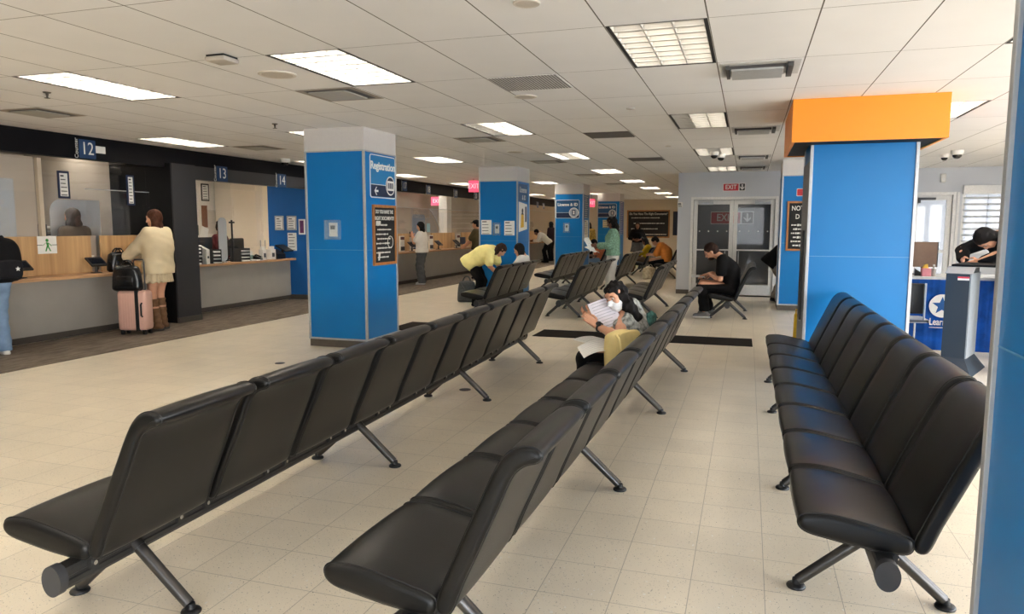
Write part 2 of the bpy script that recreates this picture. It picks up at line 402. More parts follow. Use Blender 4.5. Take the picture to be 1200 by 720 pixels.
door_leaf(d1, x0+.005, mid-.003, DW+.05, zt-.005, -1, mid-.16); door_leaf(d1, mid+.003, x1-.005, DW+.05, zt-.005, 1, mid+.13)
# the side door to the street with its closer, and the window with blinds
m = MB(); x0, x1, zt = RD
m.box(x0-.06, x0, DW-.02, DW+.16, 0, zt+.06); m.box(x1, x1+.06, DW-.02, DW+.16, 0, zt+.06); m.box(x0, x1, DW-.02, DW+.16, zt, zt+.06)
m.box(x1+.07, x1+.12, DW-.02, DW-.001, 0, zt+.06)
d2 = struct('door_2', m, WHITE)
m = MB(); m.box(x0, x0+.1, DW+.03, DW+.07, .01, zt); m.box(x1-.1, x1, DW+.03, DW+.07, .01, zt); m.box(x0+.1, x1-.1, DW+.03, DW+.07, zt-.1, zt); m.box(x0+.1, x1-.1, DW+.03, DW+.07, .01, .25); m.box(x0+.1, x1-.1, DW+.03, DW+.07, 1.0, 1.06)
lf = struct('door_leaf', m, WHITE, d2); g = MB(); g.box(x0+.1, x1-.1, DW+.045, DW+.052, .25, 1.0); g.box(x0+.1, x1-.1, DW+.045, DW+.052, 1.06, zt-.1); struct('pane', g, GLASS, lf)
c = MB(); c.box(x0+.1, x0+.42, DW-.03, DW+.03, zt-.1, zt-.05, .006); c.box(x0+.1, x0+.14, DW-.05, DW+.03, zt-.16, zt-.08); struct('door_closer', c, DARK, lf)
m = MB(); x0, x1, zb, zt = WIN
for (a, b, c, d) in ((x0, x0+.06, zb, zt), (x1-.06, x1, zb, zt), (x0+.06, x1-.06, zb, zb+.06), (x0+.06, x1-.06, zt-.06, zt)): m.box(a, b, DW+.02, DW+.1, c, d)
w1 = struct('window_1', m, WHITE); g = MB(); g.box(x0+.06, x1-.06, DW+.07, DW+.078, zb+.06, zt-.06); struct('pane', g, GLASS, w1)
bl = thing('window_blind', 'white horizontal slat blind hanging in the bright back window', 'blind', ((x0+x1)/2, DW-.03, zt))
m = MB(); m.box(x0, x1, DW-.06, DW-.004, zt-.16, zt+.02, .005); part('headrail', m, WHITE, bl)
nsl = 9
for k in range(nsl):
    z = zt-.24-k*.125
    m = MB(); m.prism([(-.03, -.02), (.03, .02), (.03, .026), (-.03, -.014)], (x0+.02, DW-.033, z), (0, 1, 0), (0, 0, 1), (x1-x0-.04, 0, 0)); part('slat', m, mat('blind_slat', (205, 208, 210), .5), bl)
for q in (.3, .75):
    m = MB(); m.cyl((x0+(x1-x0)*q, DW-.035, zt-.1), (x0+(x1-x0)*q, DW-.035, zt-.24-(nsl-1)*.125), .004, n=6)
    for k in range(nsl): m.cyl((x0+(x1-x0)*q, DW-.075, zt-.25-k*.125), (x0+(x1-x0)*q, DW-.066, zt-.25-k*.125), .012, n=8)
    part('ladder_cord', m, DARK, bl)

# carpet and mats
m = MB(); m.box(-8.84, -7.36, YN+.05, 32.9, .0005, .012); m.box(-9.10, -8.8405, 9.63, 12.98, .0005, .012); o = link('carpet', m.mesh('carpet', CARPET)); tag(o, 'grey brown streaked carpet strip along the service counters', 'carpet')
def floor_mat(x0, x1, y0, y1, label, rz=0):
    m = MB(); w, d = (x1-x0)/2, (y1-y0)/2; m.box(-w, w, -d, d, 0, .008, .003); o = link('floor_mat', m.mesh('floor_mat', MATM)); o.location = ((x0+x1)/2, (y0+y1)/2, .0005); o.rotation_euler.z = rz
    return tag(o, label, 'mat', 'black floor mats')
floor_mat(-2.85, .1, 9.69, 10.35, 'long black floor mat crossing behind the middle bench row', R(.6))
floor_mat(-5.1, -4.15, 9.6, 10.5, 'black floor mat just behind the registration column')
floor_mat(-.95, .53, 16.72, 17.15-.2, 'black entrance mat in front of the glass exit doors')

# ---------------------------------------------------------------- ceiling fittings
LAMP = mat('lamp_tube', (255, 247, 235), .5, emit=17.5, var=.0)
LAMPOFF = mat('lamp_tube_off', (120, 118, 114), .5)
LOUV = mat('white_louver', (178, 176, 171), .4, var=.01)
FIXB = mat('fixture_black', (22, 21, 20), .6)
def troffer(i, j, on, label, group):
    x, y = cell(i, j); t = thing('ceiling_light', label, 'ceiling light', (x+.3048, y+.6096, H), group=group)
    X, Y = .6096, 1.2192
    m = MB(); m.box(.0, .004, 0, Y, 0, .13); m.box(X-.004, X, 0, Y, 0, .13); m.box(.004, X-.004, 0, .004, 0, .13); m.box(.004, X-.004, Y-.004, Y, 0, .13); m.box(0, X, 0, Y, .13, .134)
    bmesh.ops.translate(m.bm, vec=(x-.0, y, H), verts=m.bm.verts); part('housing', m, LOUV, t)
    m = MB(); e = .026
    for (a, b, c, d) in ((.005, e, .005, Y-.005), (X-e, X-.005, .005, Y-.005), (e, X-e, Y-.018, Y-.005), (e, X-e, .005, .012)): m.box(x+a, x+b, y+c, y+d, H-.001, H+.05)
    part('frame', m, FIXB, t)
    m = MB(); w = (X-2*e)/3; nr = 8; z0, z1 = H+.003, H+.062
    for k in range(4): q = x+e+k*w; m.box(max(q-.004, x+e+.0005), min(q+.004, x+X-e-.0005), y+.014, y+Y-.02, z0, z1)
    for k in range(nr+1):
        yy = y+.018+(Y-.042)*k/nr
        for c in range(3):
            # curved, tapering cross blade
            P = [(-.011, -.001), (.011, -.001), (.006, .008), (.006, .026), (.020, .058), (-.020, .058), (-.006, .026), (-.006, .008)]
            m.prism(P, (x+e+c*w+.005, yy, z0), (0, 1, 0), (0, 0, 1), (w-.010, 0, 0))
    part('louver', m, LOUV, t)
    for c in range(3):
        m = MB(); xc = x+e+(c+.5)*w; m.cyl((xc, y+.05, H+.1), (xc, y+Y-.05, H+.1), .0165, n=10); part('lamp_tube', m, (LAMPD if i == 1 else LAMP) if on[c] else LAMPOFF, t, True)
        if on[c]:
            pass
    return t
LAMPD = mat('lamp_tube_dim', (255, 246, 232), .5, emit=5.6, var=.0)
def where(i, j):
    ew = {-15: 'inside the office behind the counters', -11: 'over the counter carpet', -7: 'left of the blue columns', -3: 'right of the registration column line', 1: 'over the middle aisle', 5: 'on the right by the orange fascia', 9: 'near the street windows', 13: 'beside the street windows'}[i]
    ns = {-6: 'far behind', -3: 'behind', 0: 'nearest', 3: 'second', 6: 'third', 9: 'fourth', 12: 'fifth', 15: 'sixth', 18: 'seventh', 21: 'eighth'}[j]
    return ns, ew
for (i, j), on in LIGHTS.items():
    if i == -14: troffer(i, j, on, 'added ceiling light brightening the office behind the counter glass', 'added office lights'); continue
    ns, ew = where(i, j)
    if (i, j) == (1, 12): lab, grp = 'added ceiling light brightening the vestibule behind the glass exit doors', 'recessed ceiling lights'  # light added to brighten the otherwise dark vestibule
    elif j < 0: lab, grp = 'ceiling light '+ew+', behind the viewer', 'ceiling lights behind the viewer'
    else: lab, grp = '%s louvered ceiling light of the row %s%s' % (ns, ew, '' if all(on) else ', one tube dark'), 'recessed ceiling lights'
    troffer(i, j, on, lab, grp if j >= 0 else grp+' '+ew)

def diffuser(i, j, label, style):
    x, y = cell(i, j); X, Y = .6096, .6096; z1 = H-.0005
    t = thing('ceiling_vent', label, 'ceiling vent', (x+X/2, y+Y/2, H), group='ceiling vents')
    if style == 'linear':
        m = MB(); m.box(x+.02, x+X-.02, y+.04, y+Y-.06, H-.006, z1, .002); part('face_plate', m, mat('vent_white', (196, 196, 194), .5), t)
        m = MB(); m.box(x+.10, x+X-.14, y+.12, y+Y-.13, H-.045, H-.030, .004)
        part('deflector', m, mat('vent_grey', (170, 172, 172), .4), t)
        m = MB(); m.box(x+.08, x+X-.12, y+.13, y+.15, H-.032, H-.006); m.box(x+.06, x+.085, y+.11, y+Y-.12, H-.034, H-.006); m.box(x+X-.11, x+X-.07, y+.08, y+Y-.10, H-.034, H-.006); m.box(x+.10, x+X-.14, y+.14, y+Y-.15, H-.030, H-.006); part('slot', m, mat('vent_shadow', (74, 72, 70), .6), t)
    elif style == 'square':
        m = MB()
        for (a, b, c, d) in ((.015, .07, .015, Y-.015), (X-.07, X-.015, .015, Y-.015), (.07, X-.07, .015, .06), (.07, X-.07, Y-.06, Y-.015)): m.box(x+a, x+b, y+c, y+d, H-.004, z1)
        part('frame', m, mat('vent_taupe', (150, 142, 130), .6), t)
        m = MB(); m.box(x+.07, x+X-.07, y+.06, y+Y-.06, H-.002, z1); part('slot', m, mat('vent_shadow', (74, 72, 70), .6), t)
        m = MB(); m.box(x+.10, x+X-.13, y+.09, y+Y-.12, H-.018, H-.006, .003); part('deflector', m, mat('vent_plate', (166, 164, 156), .5), t)
    else:
        dk = style == 'dark'
        m = MB(); m.box(x+.012, x+X-.012, y+.012, y+Y-.012, H-.005, z1); part('face_plate', m, mat('grille_dark', (92, 88, 84), .7) if dk else mat('grille_white', (214, 214, 212), .5), t)
        m = MB(); n = 22
        for k in range(n):
            a = x+.03+(X-.06)*k/(n-1)
            if dk: m.box(a-.004, a+.004, y+.03, y+Y-.03, H-.012, H-.005)
            else:
                for q in range(n): b = y+.03+(Y-.06)*q/(n-1); m.box(a-.0075, a+.0075, b-.0075, b+.0075, H-.0062, H-.0050)
        part('grille', m, mat('grille_slat', (110, 106, 100), .6) if dk else mat('grille_hole', (96, 96, 96), .7), t)
for j, w in ((1, 'nearest'), (4, 'second'), (7, 'third'), (9, 'fourth')): diffuser(2, j, w+' white slot diffuser in the ceiling right of the aisle lights', 'linear')
diffuser(-1, 1, 'white perforated return grille in the ceiling', 'perf')
for j, w in ((4, 'nearer'), (7, 'farther')): diffuser(-1, j, w+' dark slatted ceiling grille beyond the perforated one', 'dark')
for j, w in ((1, 'nearest'), (4, 'second'), (7, 'third'), (10, 'fourth'), (13, 'fifth')): diffuser(-4, j, w+' square recessed air diffuser in the ceiling left of the lights', 'square')
for j, w in ((1, 'nearest'), (4, 'second'), (7, 'third')): diffuser(-10, j, w+' air diffuser in the ceiling close to the black counter fascia', 'square')
def disc(px, py, r, label, name='ceiling_speaker', cat='speaker', mt=None):
    p = at_z(px, py, H); t = thing(name, label, cat, p)
    m = MB(); m.lathe((p.x, p.y, H-.0005), [(r, -.0), (r, -.006), (r*.93, -.010), (r*.9, -.008)], 28); part('rim', m, mt or mat('speaker_rim', (214, 208, 198), .6), t, True)
    m = MB(); m.lathe((p.x, p.y, H-.002), [(r*.9, 0), (r*.88, -.006), (r*.5, -.009), (.002, -.010)], 28); part('grille_cover', m, mt or mat('speaker_mesh', (196, 188, 176), .8, var=.2, scale=400), t, True)
disc(325, 87, .15, 'round ceiling speaker beside the bright light before the registration column')
disc(644-28, 113, .105, 'round ceiling speaker just beyond the perforated return grille')
disc(603, 178, .13, 'far round ceiling speaker above the second blue column')
disc(617, 3, .075, 'round detector disc at the top edge of the view', 'smoke_detector', 'detector')
for px, py, w in ((739, 127, 'nearer'), (783, 171, 'farther')): disc(px, py, .045, w+' small round sprinkler cover in the ceiling over the aisle', 'sprinkler_cover', 'sprinkler')
def sprinkler(px, py, label):
    p = at_z(px, py, H); t = thing('sprinkler', label, 'sprinkler', p)
    m = MB(); m.lathe((p.x, p.y, H-.0005), [(.035, 0), (.03, -.008), (.012, -.012), (.012, -.03)], 16); part('escutcheon', m, BASEB, t, True)
    m = MB(); m.lathe((p.x, p.y, H-.03), [(.008, 0), (.008, -.02), (.025, -.022), (.025, -.025)], 16); part('deflector', m, BASEB, t, True)
sprinkler(55, 108, 'pendent sprinkler head in the ceiling left of the frame'); sprinkler(322, 145, 'pendent sprinkler head above the black counter portal')
p = at_z(260, 66, H); t = thing('access_point', 'flat white box fixed to the ceiling on the left', 'ceiling device', p)
m = MB(); m.box(p.x-.085, p.x+.085, p.y-.085, p.y+.085, H-.045, H-.012, .012); part('body', m, mat('device_grey', (176, 170, 160), .5), t, True); m = MB(); m.box(p.x-.075, p.x+.075, p.y-.075, p.y+.075, H-.013, H-.0005); part('mount', m, FIXB, t)
def dome(p, label, s=1.):
    t = thing('dome_camera', label, 'camera', (p.x, p.y, H))
    m = MB(); m.lathe((p.x, p.y, H-.0005), [(.07*s, 0), (.075*s, -.012*s), (.07*s, -.05*s), (.06*s, -.06*s)], 24); part('housing', m, PLATE, t, True)
    m = MB(); m.lathe((p.x, p.y, H-.06*s), [(.055*s, 0), (.05*s, -.022*s), (.03*s, -.042*s), (.004, -.048*s)], 24); part('dome', m, mat('smoked_dome', (14, 14, 16), .1), t, True)
dome(at_z(1122, 176, H), 'larger white dome camera on the ceiling right of the orange fascia', 1.25); dome(at_z(1107, 181, H), 'smaller dome camera on the ceiling right of the orange fascia', .95)
dome(at_z(837, 178, H), 'left dome camera of the pair before the exit wall'); dome(at_z(845, 181, H), 'right dome camera of the pair before the exit wall')
dome(at_z(334, 186, H), 'small dome camera above the counter portal', 1.2)

# ---------------------------------------------------------------- columns
def column(x0, x1, y0, y1, label, z_top=2.465, trim=True, leftm=None):
    t = thing('column', label, 'column', ((x0+x1)/2, (y0+y1)/2, 0), group='blue columns'); e = .012
    m = MB(); m.box(x0+e, x1-e, y0+e, y1-e, .11, z_top)
    part('cladding', m, BLUE, t)
    m = MB(); s = .0015
    for (a, b, c, d) in ((x0+.03, x1-.03, y0+e-s, y0+e), (x1-e, x1-e+s, y0+.03, y1-.03), (x0+e-s, x0+e, y0+.03, y1-.03)): m.box(a, b, c, d, 1.238, 1.243)
    part('panel_joint', m, mat('joint_blue', (96, 150, 196), .5), t)
    for (cx, cy) in ((x0, y0), (x1, y0), (x0, y1), (x1, y1)):
        m = MB(); w = .03; a, b = (cx, cx+w) if cx == x0 else (cx-w, cx); c, d = (cy, cy+w) if cy == y0 else (cy-w, cy)
        m.box(a, b, c, d, .10, z_top, .003); part('corner_trim', m, ALU, t)
    m = MB(); m.box(x0-.001, x1+.001, y0-.001, y1+.001, .095, .118); m.box(x0+.004, x1-.004, y0+.004, y1-.004, z_top-.012, z_top+.004); part('edge_trim', m, ALU, t)
    m = MB(); m.box(x0+.01, x1-.01, y0+.01, y1-.01, 0, .096); part('plinth', m, BASEB, t)
    m = MB(); m.box(x0+.006, x1-.006, y0+.006, y1-.006, z_top+.004, H-.0005); part('cap', m, CAP, t)
    return t
CX0, CX1 = -5.345, -4.495
column(CX0, CX1, 7.98, 8.84, 'blue clad column with the registration sign and a framed chalkboard')
column(CX0, CX1, 14.2, 15.06, 'blue clad column with two white notices behind the woman in yellow')
column(CX0, CX1, 20.42, 21.28, 'blue clad column with a sign and one wall box, third in its line')
column(CX0, CX1, 26.64, 27.5, 'farthest blue clad column, behind the standing reader')
RX0, RX1 = .565, 1.545
column(.545, 1.5, 14.2, 15.06, 'blue clad column with a framed notice chalkboard near the glass doors')
orc = column(RX0, RX1, 7.97, 8.85, 'large blue clad column under the orange fascia', z_top=2.465)
column(.60, 1.55, 1.2, 2.13, 'dark shaded blue column at the right edge of the view')
m = MB(); m.box(RX0-.001, RX0+.0115, 8.0, 8.82, .12, 2.2); part('side_panel', m, mat('grey_side_panel', (128, 132, 138), .5), orc)
m = MB(); m.box(RX0-.02, RX0-.001, 8.25, 8.55, .55, 1.5, .004); part('cable_cover', m, DARK, orc)
# orange fascia box hung round the column
t = thing('orange_fascia', 'orange boxed fascia hung from the ceiling round the blue column', 'fascia', (1.04, 8.3, 2.343))
m = MB(); fx0, fx1, fy0, fy1, fz = .362, 1.69, 7.55, 9.15, 2.343
m.box(fx0, fx1, fy0, fy0+.03, fz, H-.001); m.box(fx0, fx0+.03, fy0+.03, fy1-.03, fz, H-.001); m.box(fx1-.03, fx1, fy0+.03, fy1-.03, fz, H-.001); m.box(fx0, fx1, fy1-.03, fy1, fz, H-.001)
part('facing', m, ORANGE, t)
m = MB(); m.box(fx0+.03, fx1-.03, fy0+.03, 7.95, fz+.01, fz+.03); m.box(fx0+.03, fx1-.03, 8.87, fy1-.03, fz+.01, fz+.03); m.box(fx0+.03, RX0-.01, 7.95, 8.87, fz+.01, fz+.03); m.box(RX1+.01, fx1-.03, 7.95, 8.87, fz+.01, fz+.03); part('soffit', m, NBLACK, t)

# ---------------------------------------------------------------- beam seating
def catmull(P, n=4):
    P = [np.array(p, float) for p in P]; out = []
    for i in range(len(P)):
        a, b, c, d = P[i-1], P[i], P[(i+1) % len(P)], P[(i+2) % len(P)]
        for k in range(n):
            t = k/n; out.append(.5*((2*b)+(c-a)*t+(2*a-5*b+4*c-d)*t*t+(3*b-a-3*c+d)*t**3))
    return np.array(out)
U0 = .31; PITCH = .617
SEAT_P = catmull([(p[0]-U0, p[1]) for p in [(.0, .408), (.012, .430), (.05, .441), (.12, .443), (.21, .430), (.30, .411), (.37, .395), (.402, .378), (.405, .345), (.385, .322), (.33, .320), (.22, .330), (.11, .348), (.04, .362), (.008, .382)]], 3)
BACK_P = catmull([(p[0]-U0, p[1]) for p in [(.408, .375), (.445, .47), (.50, .60), (.552, .715), (.588, .795), (.618, .848), (.655, .883), (.70, .894), (.733, .886), (.743, .866), (.728, .848), (.695, .838), (.664, .815), (.640, .775), (.605, .69), (.555, .575), (.495, .44), (.462, .355), (.440, .332), (.415, .340)]], 3)
def seat_mesh():
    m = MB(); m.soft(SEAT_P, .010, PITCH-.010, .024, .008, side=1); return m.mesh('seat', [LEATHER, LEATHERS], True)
def back_mesh():
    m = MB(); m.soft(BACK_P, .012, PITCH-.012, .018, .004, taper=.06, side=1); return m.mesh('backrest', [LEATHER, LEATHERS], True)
def piping_mesh(P, ww, taper=0):
    m = MB(); Q = np.array(P); zmin, zmax = Q[:, 1].min(), Q[:, 1].max(); wm = PITCH/2
    for w in (ww,): m.tube([(q[0], wm+(w-wm)*(1-taper*(q[1]-zmin)/(zmax-zmin)), q[1]) for q in Q], .0038, 6, True)
    return m.mesh('piping', PIPING, True)
def leg_mesh(s):
    m = MB(); a = Vector((s*.02, 0, .262)); b = Vector((s*.275, 0, .034))
    m.cyl(a, b, .025, .023, 14); m.tube([(s*.0, 0, .275), (s*.02, 0, .262), (s*.045, 0, .240)], .028, 12); return m.mesh('leg', STEEL, True, auto=50)
def foot_mesh(s):
    m = MB(); m.lathe((s*.283, 0, .0), [(.038, 0), (.040, .006), (.036, .013), (.018, .018), (.016, .04)], 20); return m.mesh('foot', BLACK, True, auto=50)
def bracket_mesh():
    m = MB()
    w = 0
    m.prism([(-.05, .300), (.036, .300), (.036, .262), (.054, .262), (.054, .304), (.115, .336), (-.115, .352)], (0, w-.016, 0), (1, 0, 0), (0, 0, 1), (0, .032, 0))
    return m.mesh('bracket', BEAM)
def bolt_mesh():
    m = MB(); m.cyl((.0535, 0, .281), (.059, 0, .281), .009, n=12); return m.mesh('bolt', CHROME)
def strut_mesh(s):
    m = MB(); m.cyl((s*.02, 0, .27), (s*.10, 0, .335), .011, n=10); m.cyl((s*.02, .03, .27), (s*.10, .03, .335), .011, n=10); return m.mesh('strut', STEEL, True, auto=50)
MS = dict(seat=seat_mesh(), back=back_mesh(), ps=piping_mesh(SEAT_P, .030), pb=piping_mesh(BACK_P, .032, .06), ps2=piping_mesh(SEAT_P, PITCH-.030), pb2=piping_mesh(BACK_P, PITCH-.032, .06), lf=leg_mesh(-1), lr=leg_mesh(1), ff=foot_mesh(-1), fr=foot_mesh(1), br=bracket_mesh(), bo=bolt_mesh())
def bench(xf, y0, n, legs, rz, label, near=True):
    t = thing('beam_bench', label, 'bench', (xf+U0, y0, 0), R(rz), 'rows of joined waiting seats'); L = n*PITCH
    for k in range(n):
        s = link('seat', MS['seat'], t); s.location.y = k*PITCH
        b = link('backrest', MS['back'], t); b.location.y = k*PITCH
        if near:
            link('piping', MS['ps'], s); link('piping', MS['pb'], b); link('piping', MS['ps2'], s); link('piping', MS['pb2'], b)
            for w in (.085, PITCH-.085): q = link('bracket', MS['br'], t); q.location.y = k*PITCH+w; link('bolt', MS['bo'], q)
    m = MB(); P = [(-.036, .235), (-.030, .222), (.030, .222), (.036, .235), (.036, .252), (.030, .256), (.030, .266), (.036, .270), (.036, .290), (.030, .302), (-.030, .302), (-.036, .290)]
    m.prism(P, (0, -.02, 0), (1, 0, 0), (0, 0, 1), (0, L+.04, 0)); part('beam', m, BEAM, t, world=False)
    for (a, b) in ((-.02, -.055), (L+.02, L+.055)):
        m = MB(); P = [(.044*math.cos(q), .262+.058*math.sin(q)) for q in [2*PI*k/28 for k in range(28)]]; lo = min(a, b)
        m.prism(P, (0, lo, 0), (1, 0, 0), (0, 0, 1), (0, .035, 0)); part('end_cap', m, DARK, t, True, world=False)
    for k in legs:
        y = (k-.5)*PITCH
        for lm, fm in (('lf', 'ff'), ('lr', 'fr')):
            o = link('leg', MS[lm], t); o.location.y = y; link('foot', MS[fm], o)
    return t
benA = bench(-2.655, 1.90, 10, (1, 4, 7, 10), 1.3, 'long row of ten joined black leather seats, leftmost in the foreground')
benB = bench(-1.295, 1.945, 10, (1, 4, 7, 10), -1.0, 'middle foreground row of black leather seats where the masked woman sits')
benC = bench(.222, 2.885, 8, (1, 3, 6, 8), .15, 'right foreground row of eight black leather seats beside the orange column')
benD = bench(-4.56, 11.2, 4, (1, 4), .3, 'black seat row behind the left row where the woman in yellow bends over', False)
benE = bench(-3.27, 11.65, 5, (1, 3, 5), .3, 'row of five black seats between the mat and the standing reader', False)
benF = bench(-4.76, 16.3, 5, (1, 3, 5), .3, 'row of black seats in front of the third blue column', False)
benG = bench(-2.03, 12.0, 4, (1, 4), .3, 'short row of black seats right behind the masked woman', False)
benM = bench(-.60, 12.3, 3, (1, 3), 0, 'short row of three black seats where the man in black sits', False)
benH = bench(-3.5, 22.7, 4, (1, 4), 0, 'far row of black seats holding the person in yellow', False)
benI = bench(-3.42, 17.2, 4, (1, 4), 0, 'dark seat row just beyond the reader in white trousers', False)
benJ = bench(-2.62, 21.6, 4, (1, 4), 0, 'far row of black seats holding the person in orange', False)
# ================================================================ service counters on the left
CFX, CTX, CBX = -8.85, -8.55, -8.95     # base panel, worktop edge, wood back panel / glass
def counter(y0, y1, fx, tx, bx, label, zt=.872):
    t = thing('service_counter', label, 'counter', (fx, (y0+y1)/2, 0), group='service counters')
    m = MB(); m.box(bx-.4, fx, y0, y1, .10, zt-.042); part('front_panel', m, GREYP, t)
    m = MB(); m.box(bx-.38, fx-.02, y0, y1, .013, .10); part('plinth', m, BASEB, t)
    w = MB(); w.box(bx-.45, tx, y0, y1, zt-.042, zt, .004); part('worktop', w, WOODT, t)
    return t
cA = counter(2.6, 9.11, CFX, CTX, CBX, 'grey service counter twelve with an oak worktop and oak back panel')
def yx(px, X): return at_x(px, 300, X).y
def wood(y0, y1, x, z0, z1, parent):
    m = MB(); m.box(x-.03, x, y0, y1, z0, z1, .003); part('back_panel', m, WOODP, parent)
ya, yb = yx(107.5, CBX), yx(119, CBX)
wood(2.6, ya, CBX, .873, 1.395, cA); wood(yb, 9.10, CBX, .873, 1.395, cA)
m = MB(); m.box(CBX-.16, CBX-.12, ya-.03, yb+.03, .873, 1.395); part('slot_panel', m, OFFG, cA)
def pane_x(name, x, y0, y1, z0, z1, label, mt=GLASS, edge=True):
    t = thing(name, label, 'glass screen', (x, (y0+y1)/2, z0), group='counter glass screens')
    m = MB(); m.box(x-.004, x+.004, y0, y1, z0, z1); part('pane', m, mt, t)
    if edge: m = MB(); m.box(x-.006, x+.006, y0, y1, z1, z1+.012); part('edge_strip', m, ALU, t)
    return t
# upper glazing of counter twelve
yp = yx(53, CBX)
pane_x('glass_screen', CBX-.015, 2.6, yp-.03, 1.396, 2.43, 'clear glass screen left of counter twelve, before the beige wall', edge=False)
pane_x('glass_screen', CBX-.015, yp+.03, 9.10, 1.396, 2.43, 'tall clear glass screen over counter twelve', edge=False)
a = at_x(100, 221, CBX+.06); b = at_x(155, 221, CBX+.06)
pane_x('glass_screen', CBX+.045, a.y, 9.09, 1.396, a.z-.01, 'lower second glass pane with a bright top edge at counter twelve')
m = MB(); m.box(CBX-.05, CBX+.004, yp-.03, yp+.03, 1.396, 2.43); o = struct('trim_1', m, WALLC)
m = MB(); m.box(CBX-.16, CBX-.06, 2.6, yp-.031, .874, 2.44); struct('wall_office_screen', m, OFFW)
m = MB(); m.box(CBX-.0595, CBX-.045, 2.6, at_x(17, 240, CBX-.05).y, 1.396, at_x(8, 209, CBX-.05).z); o = link('privacy_screen', m.mesh('privacy_screen', FROST)); tag(o, 'pale frosted screen on the beige wall at the far left', 'screen')
# office partition walls and back areas
m = MB(); m.box(-9.70, -8.5, 9.12, 9.62, 0, 2.50); m.box(-8.497, -8.495, 9.16, 9.58, 0, .1); o = struct('wall_portal', m, NBLACK); m = MB(); m.box(XL, -9.7005, 9.12, 9.62, 0, H); struct('wall_office_divider', m, OFFG)
m = MB(); m.box(-8.4985, -8.470, 9.118, 9.622, .10, 2.50); m.box(-8.62, -8.47, 9.622, 12.99, 2.28, 2.49); m.box(-8.62, -8.4985, 9.13, 9.622, 2.50, 2.501); struct('trim_2', m, CHAR)
m = MB(); m.box(-8.497, -8.46, 9.115, 9.625, 0, .10); struct('trim_3', m, BASEB)
m = MB(); m.box(-8.75, -8.6, YN, 32.95, 2.44, H-.0005); m2 = m; struct('trim_4', m, FASCIA)
m = MB(); m.box(-9.62, -8.66, 13.0, 13.16, .0, 2.44); m.box(-8.66, -8.62, 13.0, 13.16, 0, 2.28); struct('wall_blue', m, BLUEW)
m = MB(); m.box(-9.62, -8.66, 12.985, 12.999, .013, .11); struct('baseboard_blue', m, BASEB)
m = MB(); m.box(-8.85, -8.70, 13.16, 15.9, 0, 2.44); struct('wall_between', m, WALLC)
cB = counter(9.63, 12.98, -9.10, -8.95, -9.25, 'grey service counter under signs thirteen and fourteen crowded with paper trays')
pane_x('glass_screen', -9.27, 9.64, at_x(308, 250, -9.27).y, .8725, 2.44, 'clear glass screen over counter thirteen', edge=False)
m = MB(); m.box(XL+.001, XL+.02, 9.62, 15.99, 0, H); struct('wall_office_light', m, mat('office_light_wall', (226, 221, 213), .7))
cC = counter(15.9, 32.9, -8.62, -8.34, -8.72, 'long far grey service counter with oak panels beyond the registration column')
q = [yx(468, -8.72), yx(480, -8.72), yx(506, -8.72), yx(533, -8.72), yx(541, -8.72), 24.4]
for a, b in ((15.9, q[1]), (q[2], q[3]), (q[4], q[5]), (24.9, 27.4), (27.9, 31)): wood(a, b, -8.72, .873, 1.34, cC)
pane_x('glass_screen', -8.735, 15.92, 24.4, 1.341, at_x(520, 246, -8.73).z, 'long glass screen with a bright top edge over the far counters')
pane_x('glass_screen', -8.735, 24.9, 32.8, 1.341, 2.2, 'farthest glass screen over the counter behind the columns')
m = MB(); m.box(-10.2, -9.9, 23.2, 23.6, 0, H); o = struct('wall_office_pier', m, WHITE)
for a, b, nm in ((20, 130, 'wall_office_rear'),):
    m = MB(); m.box(XL+.001, XL+.02, YN, 9.1, 0, H); m.box(XL+.001, XL+.02, 16.0, 32.9, 0, H); struct(nm, m, OFFG)

# numbered counter signs on the fascia
def counter_sign(px, py, num, X, w=.26, h=.25, big=True):
    p = at_x(px, py, X); t = thing('counter_sign', 'blue counter number sign reading %s on the dark fascia' % num, 'sign', (X, p.y, p.z), group='counter number signs')
    m = MB(); m.prism(rrect(w, h, .012), (X+.001, p.y, p.z), (0, 1, 0), (0, 0, 1), (.008, 0, 0)); part('plate', m, mat('counter_sign_blue', (16, 60, 104), .4), t)
    text('number', num, .24 if big else .2, (X+.0095, p.y, p.z), (0, 1, 0), (0, 0, 1), PAPER, t, sx=.85)
    text('lettering', 'Counter', .078, (X+.0095, p.y-w/2-.045, p.z), (0, 0, 1), (0, -1, 0), PAPER, t)
    return t
t = counter_sign(102, 175, '12', -8.598)
m = MB(); p = at_x(116, 175.5, -8.598); m.box(-8.597, -8.592, p.y-.075, p.y+.10, p.z-.05, p.z+.045); o = link('paper_label', m.mesh('paper_label', PAPER)); tag(o, 'small white paper label beside the counter twelve sign', 'label')
counter_sign(260, 204, '13', -8.468); counter_sign(330, 212, '14', -8.468)
counter_sign(474, 218, '17', -8.598); counter_sign(502, 222.5, '18', -8.598); counter_sign(534, 227, '19', -8.598); counter_sign(557.5, 230, '20', -8.598)
for i, (px, py) in enumerate(((630, 240), (637, 241.5))): counter_sign(px, py, str(23+i), -8.598)

